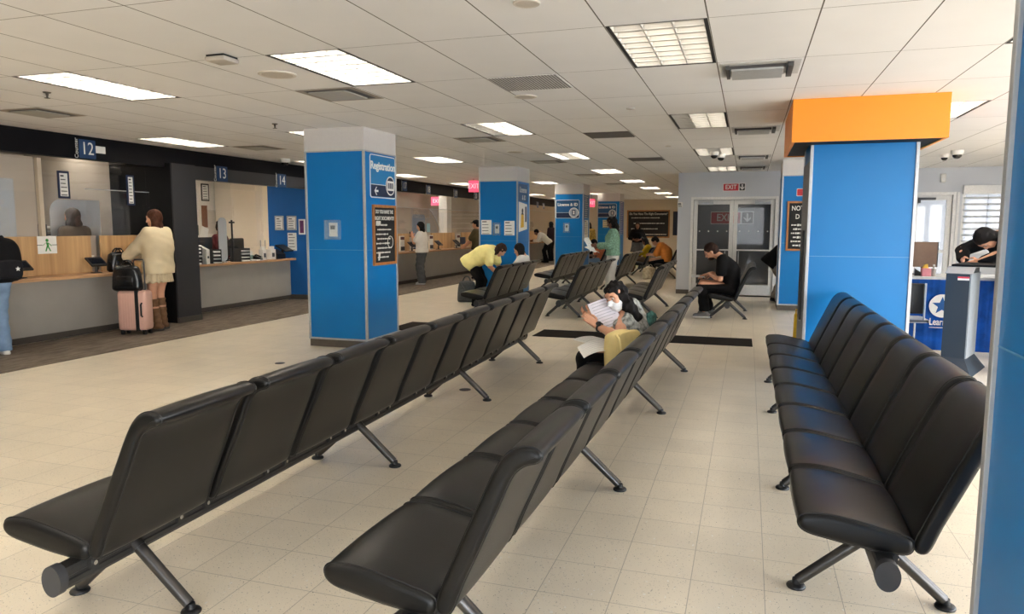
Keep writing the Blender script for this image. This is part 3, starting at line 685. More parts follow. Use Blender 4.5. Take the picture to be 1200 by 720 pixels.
def notice_x(px0, py0, px1, py1, X, label, frame=None, name='notice', lines=True, tilt=0, mt=PAPER):
    a, b = at_x(px0, py0, X), at_x(px1, py1, X); y0, y1, z0, z1 = min(a.y, b.y), max(a.y, b.y), min(a.z, b.z), max(a.z, b.z)
    return notice(((X), (y0+y1)/2, (z0+z1)/2), (0, 1, 0), y1-y0, z1-z0, label, frame, name, lines, mt)
INK = mat('print_ink', (70, 72, 76), .8)
def notice(c, u, w, h, label, frame=None, name='notice', lines=True, mt=PAPER, ink=None, cat='notice'):
    c = Vector(c); u = Vector(u); v = Vector((0, 0, 1)); n = u.cross(v); t = thing(name, label, cat, c)
    m = MB(); fr = .03 if frame else 0
    if frame:
        m.prism(rrect(w, h, .008), c+n*.001, u, v, n*.010); part('frame', m, frame, t)
    m = MB(); m.prism([(-w/2+fr, -h/2+fr), (w/2-fr, -h/2+fr), (w/2-fr, h/2-fr), (-w/2+fr, h/2-fr)], c+n*(.0112 if frame else .001), u, v, n*.002); part('sheet', m, mt, t)
    if lines:
        m = MB(); o0 = c+n*(.0134 if frame else .0032); k = max(4, int(h/.055)); rr = random.Random(int(abs(c.y*100)))
        for i in range(k):
            z = h/2-fr-.03-(h-2*fr-.05)*i/(k-1 if k > 1 else 1); ww = (w-2*fr)*(.8 if i else .6)*(.7+.3*rr.random()); hh = .009 if i else .016
            m.prism([(-(w-2*fr)*.4, z-hh), (-(w-2*fr)*.4+ww, z-hh), (-(w-2*fr)*.4+ww, z+hh*.3), (-(w-2*fr)*.4, z+hh*.3)], o0, u, v, n*.0006)
        part('print', m, ink or INK, t)
    return t
notice_x(66, 200, 82, 233, CBX-.0108, 'blue bordered notice hung in the glass above the counter twelve shield', NAVY)
notice_x(147, 205, 158, 241, CBX+.0492, 'second blue topped notice at the right end of the counter twelve glass', NAVY)
# counter twelve: shield, trays, terminals, taped sign, bags
t = thing('acrylic_shield', 'rounded acrylic shield behind counter twelve, window reflection put into its pale grey colour', 'shield', (-9.9, 0, 0))
a, b = at_x(57, 233, -9.9), at_x(97, 292, -9.9); b.y = at_x(95, 233, -9.9).y if False else at_x(119, 250, -9.9).y; b.y = min(b.y, 9.08); t.location = (-9.9, (a.y+b.y)/2, 0)
W, Hh = b.y-a.y, a.z-.95; P = [(-W/2, 0)]+[(W/2, 0), (W/2, Hh)]+[(-W/2+.2-.2*math.sin(k*PI/16), Hh-.2+.2*math.cos(k*PI/16)) for k in range(9)]
m = MB(); m.prism(P, (-9.905, (a.y+b.y)/2, .95), (0, 1, 0), (0, 0, 1), (.008, 0, 0)); part('panel', m, mat('shield_pale_reflection', (196, 202, 208), .15, var=.01), t)  # pale colour holds the reflection of bright windows
m = MB(); m.box(-9.97, -9.84, (a.y+b.y)/2-.3, (a.y+b.y)/2+.3, 0, .949); part('foot', m, DARK, t)
def tray_stack(x, y, z, n, label, w=.33, d=.25, mt=None, papers=True, step=.062, group='paper trays on the counters'):
    t = thing('letter_tray', label, 'letter tray', (x, y, z), group=group); mt = mt or mat('smoke_tray', (70, 72, 72), .4); rr = random.Random(int(y*1000))
    for k in range(n):
        m = MB(); zz = z+k*step; m.box(x-d/2, x+d/2, y-w/2, y+w/2, zz+.001, zz+.006); m.box(x-d/2, x+d/2, y-w/2, y-w/2+.005, zz+.006, zz+step); m.box(x-d/2, x+d/2, y+w/2-.005, y+w/2, zz+.006, zz+step); m.box(x-d/2, x-d/2+.005, y-w/2+.005, y+w/2-.005, zz+.006, zz+.04)
        tr = part('tray', m, mt, t)
        if papers:
            m = MB(); m.box(x-d/2+.01, x+d/2+.01, y-w/2+.02, y+w/2-.03*rr.random()-.01, zz+.0062, zz+.014+.03*rr.random()); part('papers', m, PAPER if rr.random() < .7 else mat('grey_paper', (170, 172, 174), .7), t)
    return t
p = at_x(142, 275, -9.5); p.y = 8.80
t = thing('cabinet', 'low dark cabinet standing behind the counter twelve glass', 'cabinet', (-10.3, p.y, 0)); m = MB(); m.box(-10.5, -10.1, p.y-.55, p.y+.28, 0, 1.37); part('body', m, OFFG, t); m = MB(); m.box(-10.1, -10.085, p.y-.53, p.y+.26, .1, 1.35); part('door', m, GREYP, t)
tray_stack(-10.3, p.y-.13, 1.371, 3, 'stack of dark trays behind the counter twelve glass', w=.62)
def terminal(px, X, z, label, s=1., flip=1):
    y = yx(px, X); t = thing('signature_pad', label, 'signature pad', (X, y, z), group='signature pads on the counters')
    m = MB(); m.lathe((X, y, z+.0005), [(.075*s, 0), (.07*s, .01), (.02, .016), (.016, .09*s)], 18); part('stand', m, BLACK, t, True)
    m = MB(); m.prism([(-.13*s, -.085*s), (.13*s, -.085*s), (.13*s, .085*s), (-.13*s, .085*s)], (X, y, z+.15*s), (0, 1, 0), Vector((-.75, 0, .66)), Vector((.66, 0, .75))*.022); part('pad', m, BLACK, t)
    m = MB(); m.prism([(-.11*s, -.05*s), (.11*s, -.05*s), (.11*s, .06*s), (-.11*s, .06*s)], Vector((X, y, z+.15*s))+Vector((.66, 0, .75))*.0225, (0, 1, 0), Vector((-.75, 0, .66)), Vector((.66, 0, .75))*.001); part('screen', m, mat('pad_screen', (30, 34, 44), .15), t)
terminal(112, -8.78, .872, 'black signature pad on the worktop left of the handbag'); terminal(22, -8.78, .872, 'black signature pad beside the backpack wearer at counter twelve')
m = MB(); m.box(CBX-.118, CBX-.112, (ya+yb)/2-.07, (ya+yb)/2+.06, .98, 1.11); o = link('paper_note', m.mesh('paper_note', PAPER)); tag(o, 'small white note in the slot between the oak panels of counter twelve', 'note')
t = notice_x(43, 277, 67, 297, CBX+.0005, 'white taped paper sheet with a green walking figure on the oak panel', None, 'paper_sign', False)
c = Vector(t.location); m = MB(); o0 = c+Vector((.0032, 0, 0)); G = lambda P: m.prism(P, o0, (0, 1, 0), (0, 0, 1), (.0006, 0, 0))
G(circle(.022, 14, -.0, .06)); G([(-.018, .035), (.02, .03), (.025, -.02), (-.005, -.02)]); G([(.0, -.02), (.02, -.02), (.055, -.085), (.035, -.085)]); G([(-.01, -.015), (.01, -.02), (-.015, -.085), (-.035, -.085)]); G([(-.018, .03), (-.008, .035), (-.06, .0), (-.062, -.012)]); G([(.018, .03), (.02, .018), (.06, -.02), (.065, -.008)])
part('figure_print', m, GREENP, t)
m = MB()
for s in (-1, 1): m.prism([(s*.11-.04, -.006), (s*.11+.04, -.006), (s*.11+.04, .002), (s*.11-.04, .002)], o0, (0, 1, 0), (0, 0, 1), (.0006, 0, 0))
part('print', m, INK, t)

# counter thirteen: trays, posts, printer, hanging shield strip, wall notices
Z1 = .872
for i, (px, n, lab) in enumerate(((224, 5, 'tall stack of paper filled trays at the left end of counter thirteen'), (248, 4, 'second dark paper tray stack from the left on counter thirteen'), (281.5, 4, 'smoke coloured paper tray stack in the middle of counter thirteen'))):
    tray_stack(-9.12, yx(px, -9.12), Z1, n, lab, w=(.26, .22, .26)[i])
t = thing('binder_box', 'upright white file box leaning by the first tray stack', 'file box', (-9.05, 10.40, Z1)); y = t.location.y
m = MB(); m.prism([(-.12, 0), (.06, 0), (.06, .25), (-.12, .33)], (-9.02, y-.04, Z1+.0005), (1, 0, 0), (0, 0, 1), (0, .08, 0)); part('body', m, PLATE, t); m = MB(); m.box(-8.959, -8.957, y-.02, y+.02, Z1+.1, Z1+.14); part('label', m, INK, t)
for px, lab in ((262.5, 'left thin black post on counter thirteen'), (273, 'right thin black post on counter thirteen')):
    y = yx(px, -9.18); t = thing('post', lab, 'post', (-9.18, y, Z1)); top = at_x(px, 258, -9.18).z
    m = MB(); m.box(-9.2, -9.16, y-.03, y+.03, Z1+.0005, Z1+.012); part('base', m, BLACK, t); m = MB(); m.cyl((-9.18, y, Z1+.012), (-9.18, y, top), .017, n=10); part('shaft', m, BLACK, t); m = MB(); m.box(-9.21, -9.15, y-.045, y+.045, top-.06, top-.03); part('clip', m, BLACK, t)
y0, y1 = 10.93, 11.03
t = thing('acrylic_strip', 'pale translucent acrylic strip standing on counter thirteen', 'acrylic strip', (-9.12, (y0+y1)/2, Z1)); m = MB(); m.prism(rrect(.22, at_x(251, 255, -9.12).z-Z1-.02, .09, cy=(at_x(251, 255, -9.12).z-Z1+.02)/2), (-9.124, (y0+y1)/2, Z1), (0, 1, 0), (0, 0, 1), (.008, 0, 0)); part('panel', m, FROST, t); m = MB(); m.box(-9.17, -9.07, y0, y1, Z1+.0005, Z1+.0195); part('foot', m, PLATE, t)
t = thing('paper_pile', 'loose pile of forms along the front of counter thirteen', 'papers', (-9.02, 11.78, Z1)); y = 11.78; rr = random.Random(3)
for k in range(3):
    yy = y-.13+k*.13; m = MB(); z0 = Z1+.001; h = .008+.022*rr.random(); c = Vector((-9.06+.03*rr.random(), yy, z0)); u = Vector((math.sin(.2*(rr.random()-.5)), 1, 0)).normalized()
    m.prism([(-.06, -.11), (.06, -.11), (.06, .07), (-.06, .07)], c, u, (1, 0, 0), (0, 0, h)); part('form_stack', m, PAPER if k % 2 else mat('grey_paper', (170, 172, 174), .7), t)
for px, lab, w in ((308, 'left white box standing on counter fourteen', .12), (318, 'right white box standing on counter fourteen', .16)):
    y = yx(px, -9.1); t = thing('leaflet_holder', lab, 'leaflet holder', (-9.1, y, Z1)); m = MB(); m.box(-9.15, -9.05, y-w/2, y+w/2, Z1+.0005, Z1+.2, .004); part('body', m, PLATE, t); m = MB(); m.box(-9.12, -9.075, y-w/2+.015, y+w/2-.015, Z1+.2, Z1+.26); part('leaflets', m, PAPER, t); m = MB(); m.box(-9.0498, -9.049, y-w/4, y+w/4, Z1+.05, Z1+.13); part('print', m, INK, t)
y = 12.66; t = thing('card_printer', 'black card terminal with angled top at the end of counter fourteen', 'card terminal', (-9.15, y, Z1))
m = MB(); m.prism([(-.16, 0), (.14, 0), (.14, .10), (-.05, .19), (-.16, .19)], (-9.15, y-.22, Z1+.0005), (1, 0, 0), (0, 0, 1), (0, .26, 0)); part('body', m, BLACK, t)
m = MB(); m.prism([(-.02, .0), (.02, .0), (.02, .18), (-.02, .18)], (-9.15, y+.12, Z1+.0005), (1, 0, 0), (0, 0, 1), (0, .03, 0)); part('stand', m, BLACK, t); m = MB(); m.prism([(-.12, .0), (.12, -.12), (.13, -.10), (-.11, .02)], (-9.15, y+.05, Z1+.26), (1, 0, 0), (0, 0, 1), (0, .3, 0)); part('screen', m, BLACK, t)
t = thing('monitor', 'black computer monitor behind the trays of counter thirteen', 'monitor', (-9.95, yx(238, -9.95), .791)); y = t.location.y
m = MB(); m.box(-9.98, -9.95, y-.27, y+.27, .98, 1.32, .006); part('screen', m, BLACK, t); m = MB(); m.box(-9.99, -9.96, y-.04, y+.04, .81, .98); m.box(-10.08, -9.86, y-.12, y+.12, .7905, .81); part('stand', m, BLACK, t)
t = thing('office_desk', 'pale desk behind the counter thirteen glass', 'desk', (-10.05, 10.6, 0)); m = MB(); m.box(-10.4, -9.72, 9.75, 11.4, .75, .79, .004); part('top', m, PLATE, t)
for yy in (9.85, 11.3): m = MB(); m.box(-10.35, -9.75, yy-.02, yy+.02, 0, .75); part('leg', m, GREYP, t)
XW = XL+.021
def on_back(px0, py0, px1, py1, label, frame=None, **k): return notice_x(px0, py0, px1, py1, XW, label, frame, **k)
on_back(235, 215, 245, 236, 'dark framed notice high on the office wall behind counter thirteen', BLACK)
on_back(218, 237, 228, 246, 'small orange picture on the office wall behind counter thirteen', mat('orange_print', (190, 120, 60), .6), lines=False, name='picture')
on_back(224, 264, 233, 276, 'green photo calendar on the office wall behind counter thirteen', None, name='calendar', lines=False, mt=mat('green_photo', (88, 98, 76), .6, var=.5, scale=25))
on_back(224, 277, 233, 289, 'white month sheet under the green calendar on the office wall')
t = on_back(237, 246, 264, 274, 'cork board of pinned papers on the office wall behind the clerk', mat('board_frame', (206, 200, 190), .5), name='pin_board', lines=False, mt=mat('board_face', (206, 198, 186), .8)); c = Vector(t.location)
m = MB(); m.prism([(-.40, -.12), (-.22, -.12), (-.22, .36), (-.40, .36)], c+Vector((.014, 0, 0)), (0, 1, 0), (0, 0, 1), (.003, 0, 0)); part('folder', m, mat('brown_folder', (120, 70, 40), .6), t)
m = MB(); m.prism([(-.52, -.38), (-.3, -.46), (-.2, -.16), (-.42, -.08)], c+Vector((.018, 0, 0)), (0, 1, 0), (0, 0, 1), (.003, 0, 0)); part('pinned_sheet', m, PAPER, t)
# tall cream cabinet behind fourteen
y0, y1 = yx(274, -11.0), 15.6; zt = at_x(300, 231, -11.0).z
t = thing('tall_cabinet', 'tall cream storage cabinet behind the counter fourteen opening', 'cabinet', (-11.1, (y0+y1)/2, 0))
m = MB(); m.box(-11.45, -11.0, y0, y1, 0, zt); m.box(-11.45, -11.02, y0, y1, zt, 2.74); part('body', m, mat('cream_laminate', (238, 228, 212), .6, var=.02), t)
for a, b in ((y0+.03, (y0+y1)/2-.004), ((y0+y1)/2+.004, y1-.03)):
    m = MB(); m.box(-11.0, -10.982, a, b, .08, zt-.03, .003); d = part('door', m, mat('cream_laminate', (238, 228, 212), .6, var=.02), t); m = MB(); yh = b-.08 if a < (y0+y1)/2-.1 else a+.08; m.box(-10.982, -10.965, yh-.008, yh+.008, 1.0, 1.2); part('handle', m, ALU, d)
# more clutter on the counter
t = thing('desk_phone', 'black desk phone between the white boxes and the middle tray stack', 'phone', (-9.1, 11.99, Z1)); m = MB(); m.prism([(-.09, 0), (.09, 0), (.09, .025), (-.09, .08)], (-9.15, 11.965, Z1+.0005), (1, 0, 0), (0, 0, 1), (0, .08, 0)); part('body', m, BLACK, t); m = MB(); m.tube([(-9.21, 11.99, Z1+.090), (-9.18, 11.99, Z1+.10), (-9.11, 11.99, Z1+.078), (-9.07, 11.99, Z1+.060)], .016, 8); part('handset', m, BLACK, t, True)
t = thing('monitor', 'black screen turned to the clerk in the middle of the office behind counter thirteen', 'monitor', (-9.50, 11.55, Z1)); m = MB(); m.box(-9.52, -9.49, 11.32, 11.76, Z1+.10, Z1+.40, .006); part('screen', m, BLACK, t); m = MB(); m.box(-9.58, -9.43, 11.45, 11.63, Z1+.0005, Z1+.014); m.box(-9.515, -9.495, 11.51, 11.57, Z1+.014, Z1+.10); part('stand', m, BLACK, t)
t = thing('binder_row', 'dark ring binder standing behind the white file box', 'binder', (-9.4, 10.42, Z1)); m = MB(); m.box(-9.52, -9.30, 10.38, 10.46, Z1+.0005, Z1+.31, .004); part('cover', m, BLACK, t); m = MB(); m.box(-9.2995, -9.298, 10.395, 10.445, Z1+.16, Z1+.27); part('label', m, PAPER, t)
t = thing('monitor', 'black screen behind the second paper tray stack of counter thirteen', 'monitor', (-9.50, 10.72, Z1)); m = MB(); m.box(-9.52, -9.49, 10.52, 10.94, Z1+.10, Z1+.38, .006); part('screen', m, BLACK, t); m = MB(); m.box(-9.58, -9.43, 10.64, 10.82, Z1+.0005, Z1+.014); m.box(-9.515, -9.495, 10.70, 10.76, Z1+.014, Z1+.10); part('stand', m, BLACK, t)
t = thing('tissue_box', 'small pale tissue box behind the left white box of counter fourteen', 'box', (-9.36, 12.05, Z1)); m = MB(); m.box(-9.42, -9.30, 11.95, 12.17, Z1+.0005, Z1+.09, .004); part('body', m, mat('pale_teal_card', (150, 176, 172), .6), t); m = MB(); m.prism([(-.04, 0), (.04, 0), (.06, .06), (.0, .09), (-.05, .05)], (-9.36, 12.06, Z1+.09), (0, 1, 0), (0, 0, 1), (.006, 0, 0)); part('tissue', m, PAPER, t)
t = thing('office_chair', 'dark high backed office chair behind counter fourteen', 'chair', (-10.0, 12.75, 0)); m = MB(); m.box(-10.22, -9.80, 12.52, 12.97, .46, .54, .03, 3); part('seat', m, BLK_ := mat('black_mesh_fabric', (24, 24, 26), .8, var=.2), t, True); m = MB(); m.box(-10.27, -10.20, 12.54, 12.95, .60, 1.28, .03, 3); part('backrest', m, BLK_, t, True); m = MB(); m.cyl((-10.0, 12.75, .06), (-10.0, 12.75, .46), .03); part('post', m, DARK, t)
m = MB()
for k in range(5): m.cyl((-10.0, 12.75, .07), (-10.0+.2*math.cos(k*1.2566+.3), 12.75+.2*math.sin(k*1.2566+.3), .04), .02, .014, 8)
part('star_base', m, DARK, t)
# framed sheets on the blue wall (faces the viewer)
def notice_y(px0, py0, px1, py1, Y, label, frame=None, **k):
    a, b = at_y(px0, py0, Y), at_y(px1, py1, Y); return notice(((a.x+b.x)/2, Y, (a.z+b.z)/2), (1, 0, 0), abs(b.x-a.x), abs(b.z-a.z), label, frame, **k)
BW = 12.999
notice_y(322, 253, 333, 270, BW, 'left upper white notice on the blue wall by counter fourteen', ALU); notice_y(336, 253, 348, 270, BW, 'right upper white notice on the blue wall by counter fourteen', ALU)
notice_y(337, 273, 348, 294, BW, 'lower white notice with a dark heading on the blue wall', None); notice_y(350, 257, 358, 275, BW, 'small purple framed poster at the right end of the blue wall', PAPER, name='poster', lines=False, mt=mat('purple_print', (96, 44, 92), .5, var=.4, scale=15))

# far counters
for px, lab in ((514, 'signature pad on a stand at the middle far counter'), (535, 'left signature pad of the far right counter bay'), (483, 'signature pad in front of the woman at the far counter')): terminal(px, -8.5, .872, lab, 1.15)
y = yx(543, -8.52); t = thing('monitor', 'dark blue lit screen standing at the right far counter', 'monitor', (-8.52, y, .872)); m = MB(); m.box(-8.55, -8.52, y-.2, y+.2, .98, 1.2, .005); part('screen', m, mat('dim_blue_screen', (26, 44, 74), .3), t); m = MB(); m.box(-8.6, -8.46, y-.08, y+.08, .8725, .885); m.box(-8.56, -8.545, y-.03, y+.03, .885, .98); part('stand', m, BLACK, t)
for px, lab in ((470, 'white form dispenser left of the woman at the far counter'), (504, 'dispenser panel right of the woman at the far counter'), (536, 'narrow white dispenser between the far oak panels')):
    p = at_x(px, 285, -8.7); t = thing('form_dispenser', lab, 'dispenser', (-8.7, p.y, .872)); m = MB(); m.box(-8.705, -8.66, p.y-.13, p.y+.13, .8725, 1.28, .004); part('body', m, PLATE, t); m = MB(); m.box(-8.66, -8.655, p.y-.11, p.y+.11, 1.18, 1.26); part('header', m, mat('maroon_print', (80, 30, 40), .5), t); m = MB(); m.box(-8.66, -8.645, p.y-.10, p.y+.10, .9, 1.0); part('slot', m, DARK, t)
a, b = at_x(483, 252, -9.2), at_x(498, 275, -9.2)
t = thing('acrylic_shield', 'pale acrylic shield behind the woman at the far counter', 'shield', (-9.2, (a.y+b.y)/2, .872)); m = MB(); m.prism(rrect(b.y-a.y, a.z-.88, .12, cy=(a.z-.88)/2), (-9.2, (a.y+b.y)/2, .90), (0, 1, 0), (0, 0, 1), (.008, 0, 0)); part('panel', m, mat('shield_blue', (150, 164, 182), .2, var=.02), t); m = MB(); m.box(-9.25, -9.14, (a.y+b.y)/2-.3, (a.y+b.y)/2+.3, .8725, .8995); part('foot', m, DARK, t)
notice_x(500, 262, 504, 272, -8.7305, 'small pale blue leaflet on the far counter glass', None, mt=mat('pale_blue_print', (150, 190, 204), .6), lines=False)
# curved edge of a rounded safety screen
p0, p1 = at_x(503, 245, -8.70), at_x(516, 271, -8.70)
t = thing('curved_screen_edge', 'bright curved edge of a rounded glass screen over the far counter', 'glass edge', (-8.70, p1.y, 1.341)); P = []
for k in range(12):
    s = k/11; P.append((-8.70, p0.y+(p1.y-p0.y)*s, p0.z+(1.345-p0.z)*(1-(1-s)**.6)))
m = MB(); m.tube(P, .012, 6); part('edge', m, ALU, t, True)
# lit exit signs
PINK = mat('lit_exit_red', (236, 70, 96), .4, emit=.55)
def hang_exit(c, w, h, label):
    t = thing('exit_sign', label, 'exit sign', c); c = Vector(c); u = Vector((.93, .37, 0)).normalized(); n = u.cross(Vector((0, 0, 1)))
    m = MB(); m.prism(rrect(w, h, .01), c-n*.02, u, (0, 0, 1), n*.04); part('housing', m, PINK, t); text('lettering', 'EXIT', h*.6, c+n*.021, u, (0, 0, 1), mat('pale_pink', (250, 190, 196), .4, emit=.4), t, sx=.8)
    if c.z+h/2 < H-.01: m = MB(); m.cyl(c+Vector((0, 0, h/2)), (c.x, c.y, H), .008, n=8); part('hanger', m, DARK, t)
p = at_y(555, 218.5, 17.5); hang_exit((p.x, p.y, min(p.z, H-.15)), .25, .29, 'lit red exit sign hanging over the carpet left of the second blue column')
p = at_y(693, 238, 25.5); hang_exit((p.x, p.y, p.z), .25, .28, 'lit red exit sign hanging between the third and farthest columns')
p = at_x(512, 236, -10.6); hang_exit((-10.6, p.y, p.z), .42, .3, 'red exit sign inside the office standing in for a reflection in the far glass')  # modelled sign in place of a reflection on the glass

# ================================================================ signs and boxes on the columns
SX = CX1-.0115
def frame_yz(px0, py0, px1, py1, X): a, b = at_x(px0, py0, X), at_x(px1, py1, X); return (a.y+b.y)/2, (a.z+b.z)/2, abs(b.y-a.y), abs(b.z-a.z)
def wayfinding(name, c, u, w, h, words, label, arrow=True, icon='plate', size=None):
    c = Vector(c); u = Vector(u); v = Vector((0, 0, 1)); n = u.cross(v); t = thing(name, label, 'sign', c)
    m = MB(); m.prism(rrect(w, h, .04), c, u, v, n*.006); part('border', m, PAPER, t)
    e = .012; m = MB(); m.prism(rrect(w-2*e, h-2*e, .03), c+n*.0061, u, v, n*.001); part('panel', m, SIGNBLUE if name == 'registration_sign' else SIGNDEEP, t)
    m = MB(); hb = h*.28; m.prism([(-w/2+e+.004, -h/2+e+.006), (w/2-e-.004, -h/2+e+.006), (w/2-e-.004, -h/2+e+hb), (-w/2+e+.004, -h/2+e+hb)], c+n*.0072, u, v, n*.001); part('lower_band', m, NAVY, t)
    m = MB(); zz = -h/2+e+hb; m.prism([(-w/2+e, zz), (w/2-e, zz), (w/2-e, zz+.008), (-w/2+e, zz+.008)], c+n*.0083, u, v, n*.0006); part('divider', m, PAPER, t)
    text('lettering', words, size or w*.2, c+n*.0085+v*(h*.24), u, v, PAPER, t, sx=1., bold=.0035)
    r = h*.23 if name == 'registration_sign' else h*.27; cc = c+u*(w*.5-e-r-.01)-v*(h*.5-e-hb*1.02)
    m = MB(); m.prism(circle(r), cc+n*.009, u, v, n*.001); g = part('icon_ring', m, PAPER, t)
    m = MB(); m.prism(circle(r*.86), cc+n*.0101, u, v, n*.001); part('icon_disc', m, NAVY if icon == 'plate' else mat('icon_grey', (170, 180, 190), .5), t)
    m = MB()
    if icon == 'plate':
        m.prism(rrect(r*1.45, r*1.0, r*.14), cc+n*.0112, u, v, n*.001); part('icon_plate', m, PAPER, t); m = MB()
        for k in (-1, 0, 1): m.prism(rrect(r*.26, r*.6, .005, cx=k*r*.38), cc+n*.0123, u, v, n*.0006)
        part('icon_detail', m, NAVY, t)
    else:
        m.prism(rrect(r*.7, r*1.1, r*.12), cc+n*.0112, u, v, n*.001); part('icon_card', m, NAVY, t); m = MB(); m.prism(circle(r*.2, 14, 0, r*.2), cc+n*.0123, u, v, n*.0006); m.prism([(-r*.22, -r*.35), (r*.22, -r*.35), (r*.14, -.0), (-r*.14, -.0)], cc+n*.0123, u, v, n*.0006); part('icon_detail', m, PAPER, t)
    if arrow:
        m = MB(); ac = c-u*(w*.28)-v*(h*.5-e-hb*.5); s = hb*.34; A = [(-s, 0), (-.0, s), (.0+s*.35, s), (-s*.3, s*.25), (s, s*.25), (s, -s*.25), (-s*.3, -s*.25), (s*.35, -s), (0, -s)]
        m.prism(A, ac+n*.0085, u, v, n*.0006); part('arrow', m, PAPER, t)
    return t
y, z, w, h = frame_yz(433.5, 184, 463, 255, SX)
y, z, w, h = frame_yz(432.8, 184, 463, 232, SX); a = at_x(447, 182.5, SX); b = at_x(447, 232.5, SX); z = (a.z+b.z)/2; h = a.z-b.z
wayfinding('registration_sign', (SX, y, z), (0, 1, 0), w, h, 'Registration', 'blue registration sign with a left arrow on the nearest left column', size=w*.2)
def chalkboard(c, u, w, h, label, head, fr=.035, hs=.05, rows=6, name='chalkboard', seed=1, lw=.62, title_dx=0, plain=False):
    c = Vector(c); u = Vector(u); v = Vector((0, 0, 1)); n = u.cross(v); t = thing(name, label, 'chalkboard', c); rr = random.Random(seed)
    m = MB()
    for (a, b, cc, d) in ((-w/2, -w/2+fr, -h/2, h/2), (w/2-fr, w/2, -h/2, h/2), (-w/2+fr, w/2-fr, -h/2, -h/2+fr), (-w/2+fr, w/2-fr, h/2-fr, h/2)): m.prism([(a, cc), (b, cc), (b, d), (a, d)], c+n*.0005, u, v, n*.025)
    part('frame', m, WOODF, t)
    m = MB(); m.prism([(-w/2+fr, -h/2+fr), (w/2-fr, -h/2+fr), (w/2-fr, h/2-fr), (-w/2+fr, h/2-fr)], c+n*.0005, u, v, n*.012); part('board', m, CHALK, t)
    z = h/2-fr-hs*.8
    for k, line in enumerate(head): text('lettering', line, hs, c+n*.013+v*(z-k*hs*1.25)+u*title_dx, u, v, CHALKW, t, sx=.8, bold=hs*.012)
    z0 = z-len(head)*hs*1.25; m = MB(); W = w-2*fr
    for k in range(rows):
        zz = z0-(z0+h/2-fr-.03)*k/max(1, rows-1 if rows > 1 else 1)*.92-.0; x = -W*.42+(.06*W if k % 2 else 0); xe = x+W*lw*(.8+.3*rr.random())
        while x < xe:
            l = hs*(.2+.35*rr.random()); hh = hs*.14*(.7+.6*rr.random()); m.prism([(x, zz-hh), (x+l*.8, zz-hh*.8), (x+l*.8, zz+hh), (x, zz+hh*.9)], c+n*.0128, u, v, n*.0006); x += l
    part('chalk_writing', m, CHALKW, t)
    return t, c, u, v, n
y, z, w, h = frame_yz(435.5, 240, 463.5, 312, SX); a, b = at_x(449, 240.5, SX), at_x(449, 310.5, SX)
t, c, u, v, n = chalkboard((SX, y, (a.z+b.z)/2), (0, 1, 0), w, a.z-b.z, 'oak framed chalkboard about the right documents below the registration sign', ['DO YOU HAVE THE', 'RIGHT DOCUMENTS?'], hs=w*.108, rows=8, seed=4)
m = MB(); hh = a.z-b.z
for k in range(20):
    q = 2*PI*k/20; q2 = 2*PI*(k+1)/20; f = lambda a_: (w*.24+w*.12*math.cos(a_), -hh*.12+hh*.10*math.sin(a_)); p0, p1 = f(q), f(q2)
    m.cyl(c+n*.0135+u*p0[0]+v*p0[1], c+n*.0135+u*p1[0]+v*p1[1], .004, n=5)
m.prism(rrect(w*.2, hh*.07, .01, cx=-w*.27, cy=hh*.2), c+n*.0128, u, v, n*.0006); m.prism([(-w*.3, -hh*.42), (-w*.24, -hh*.42), (-w*.2, -hh*.3), (-w*.28, -hh*.28)], c+n*.0128, u, v, n*.0006)
part('chalk_drawing', m, CHALKW, t)
def wallbox(px0, py0, px1, py1, Y, label):
    a, b = at_y(px0, py0, Y), at_y(px1, py1, Y); cx, cz, w, h = (a.x+b.x)/2, (a.z+b.z)/2, b.x-a.x, a.z-b.z; t = thing('thermostat', label, 'thermostat', (cx, Y, cz))
    m = MB(); m.box(cx-w*.28, cx+w*.28, Y-.03, Y-.0005, cz-h*.34, cz+h*.36, .006); part('body', m, PLATE, t); m = MB(); m.box(cx-w*.16, cx+w*.16, Y-.0315, Y-.030, cz+h*.02, cz+h*.22); part('display', m, DARK, t)
    m = MB(); e = .008
    for (p, q, r_, s) in ((cx-w/2, cx-w/2+e, cz-h/2, cz+h/2), (cx+w/2-e, cx+w/2, cz-h/2, cz+h/2), (cx-w/2+e, cx+w/2-e, cz-h/2, cz-h/2+e), (cx-w/2+e, cx+w/2-e, cz+h/2-e, cz+h/2)): m.box(p, q, Y-.07, Y-.0005, r_, s)
    m.box(cx-w/2+e, cx+w/2-e, Y-.07, Y-.067, cz-h/2+e, cz+h/2-e); part('clear_guard', m, glass('guard_plastic', (190, 215, 230), .16, .1), t)
wallbox(383, 258, 400, 281, 7.98+.0115, 'thermostat in a clear guard box on the registration column')
C2 = 14.2+.0115
notice_y(564, 258, 576, 275, C2, 'left white notice on the column behind the woman in yellow'); notice_y(591, 259, 603, 276, C2, 'right white notice on the column behind the woman in yellow')
wallbox(578.5, 261, 587, 276, C2, 'small white device between the two notices on the second column')
wallbox(660.5, 261, 668, 273, 20.42+.0115, 'thermostat box under the sign on the third column')
def front_sign(px0, py0, px1, py1, Y, label):
    a, b = at_y(px0, py0, Y), at_y(px1, py1, Y); return wayfinding('license_sign', ((a.x+b.x)/2, Y, (a.z+b.z)/2), (1, 0, 0), b.x-a.x, a.z-b.z, 'License & ID', label, False, 'card', (b.x-a.x)*.165)
front_sign(651.5, 234.5, 679, 256, 20.42+.0115, 'blue license and id sign on the third column'); front_sign(700, 239, 722.5, 255, 26.64+.0115, 'blue license and id sign on the farthest column')
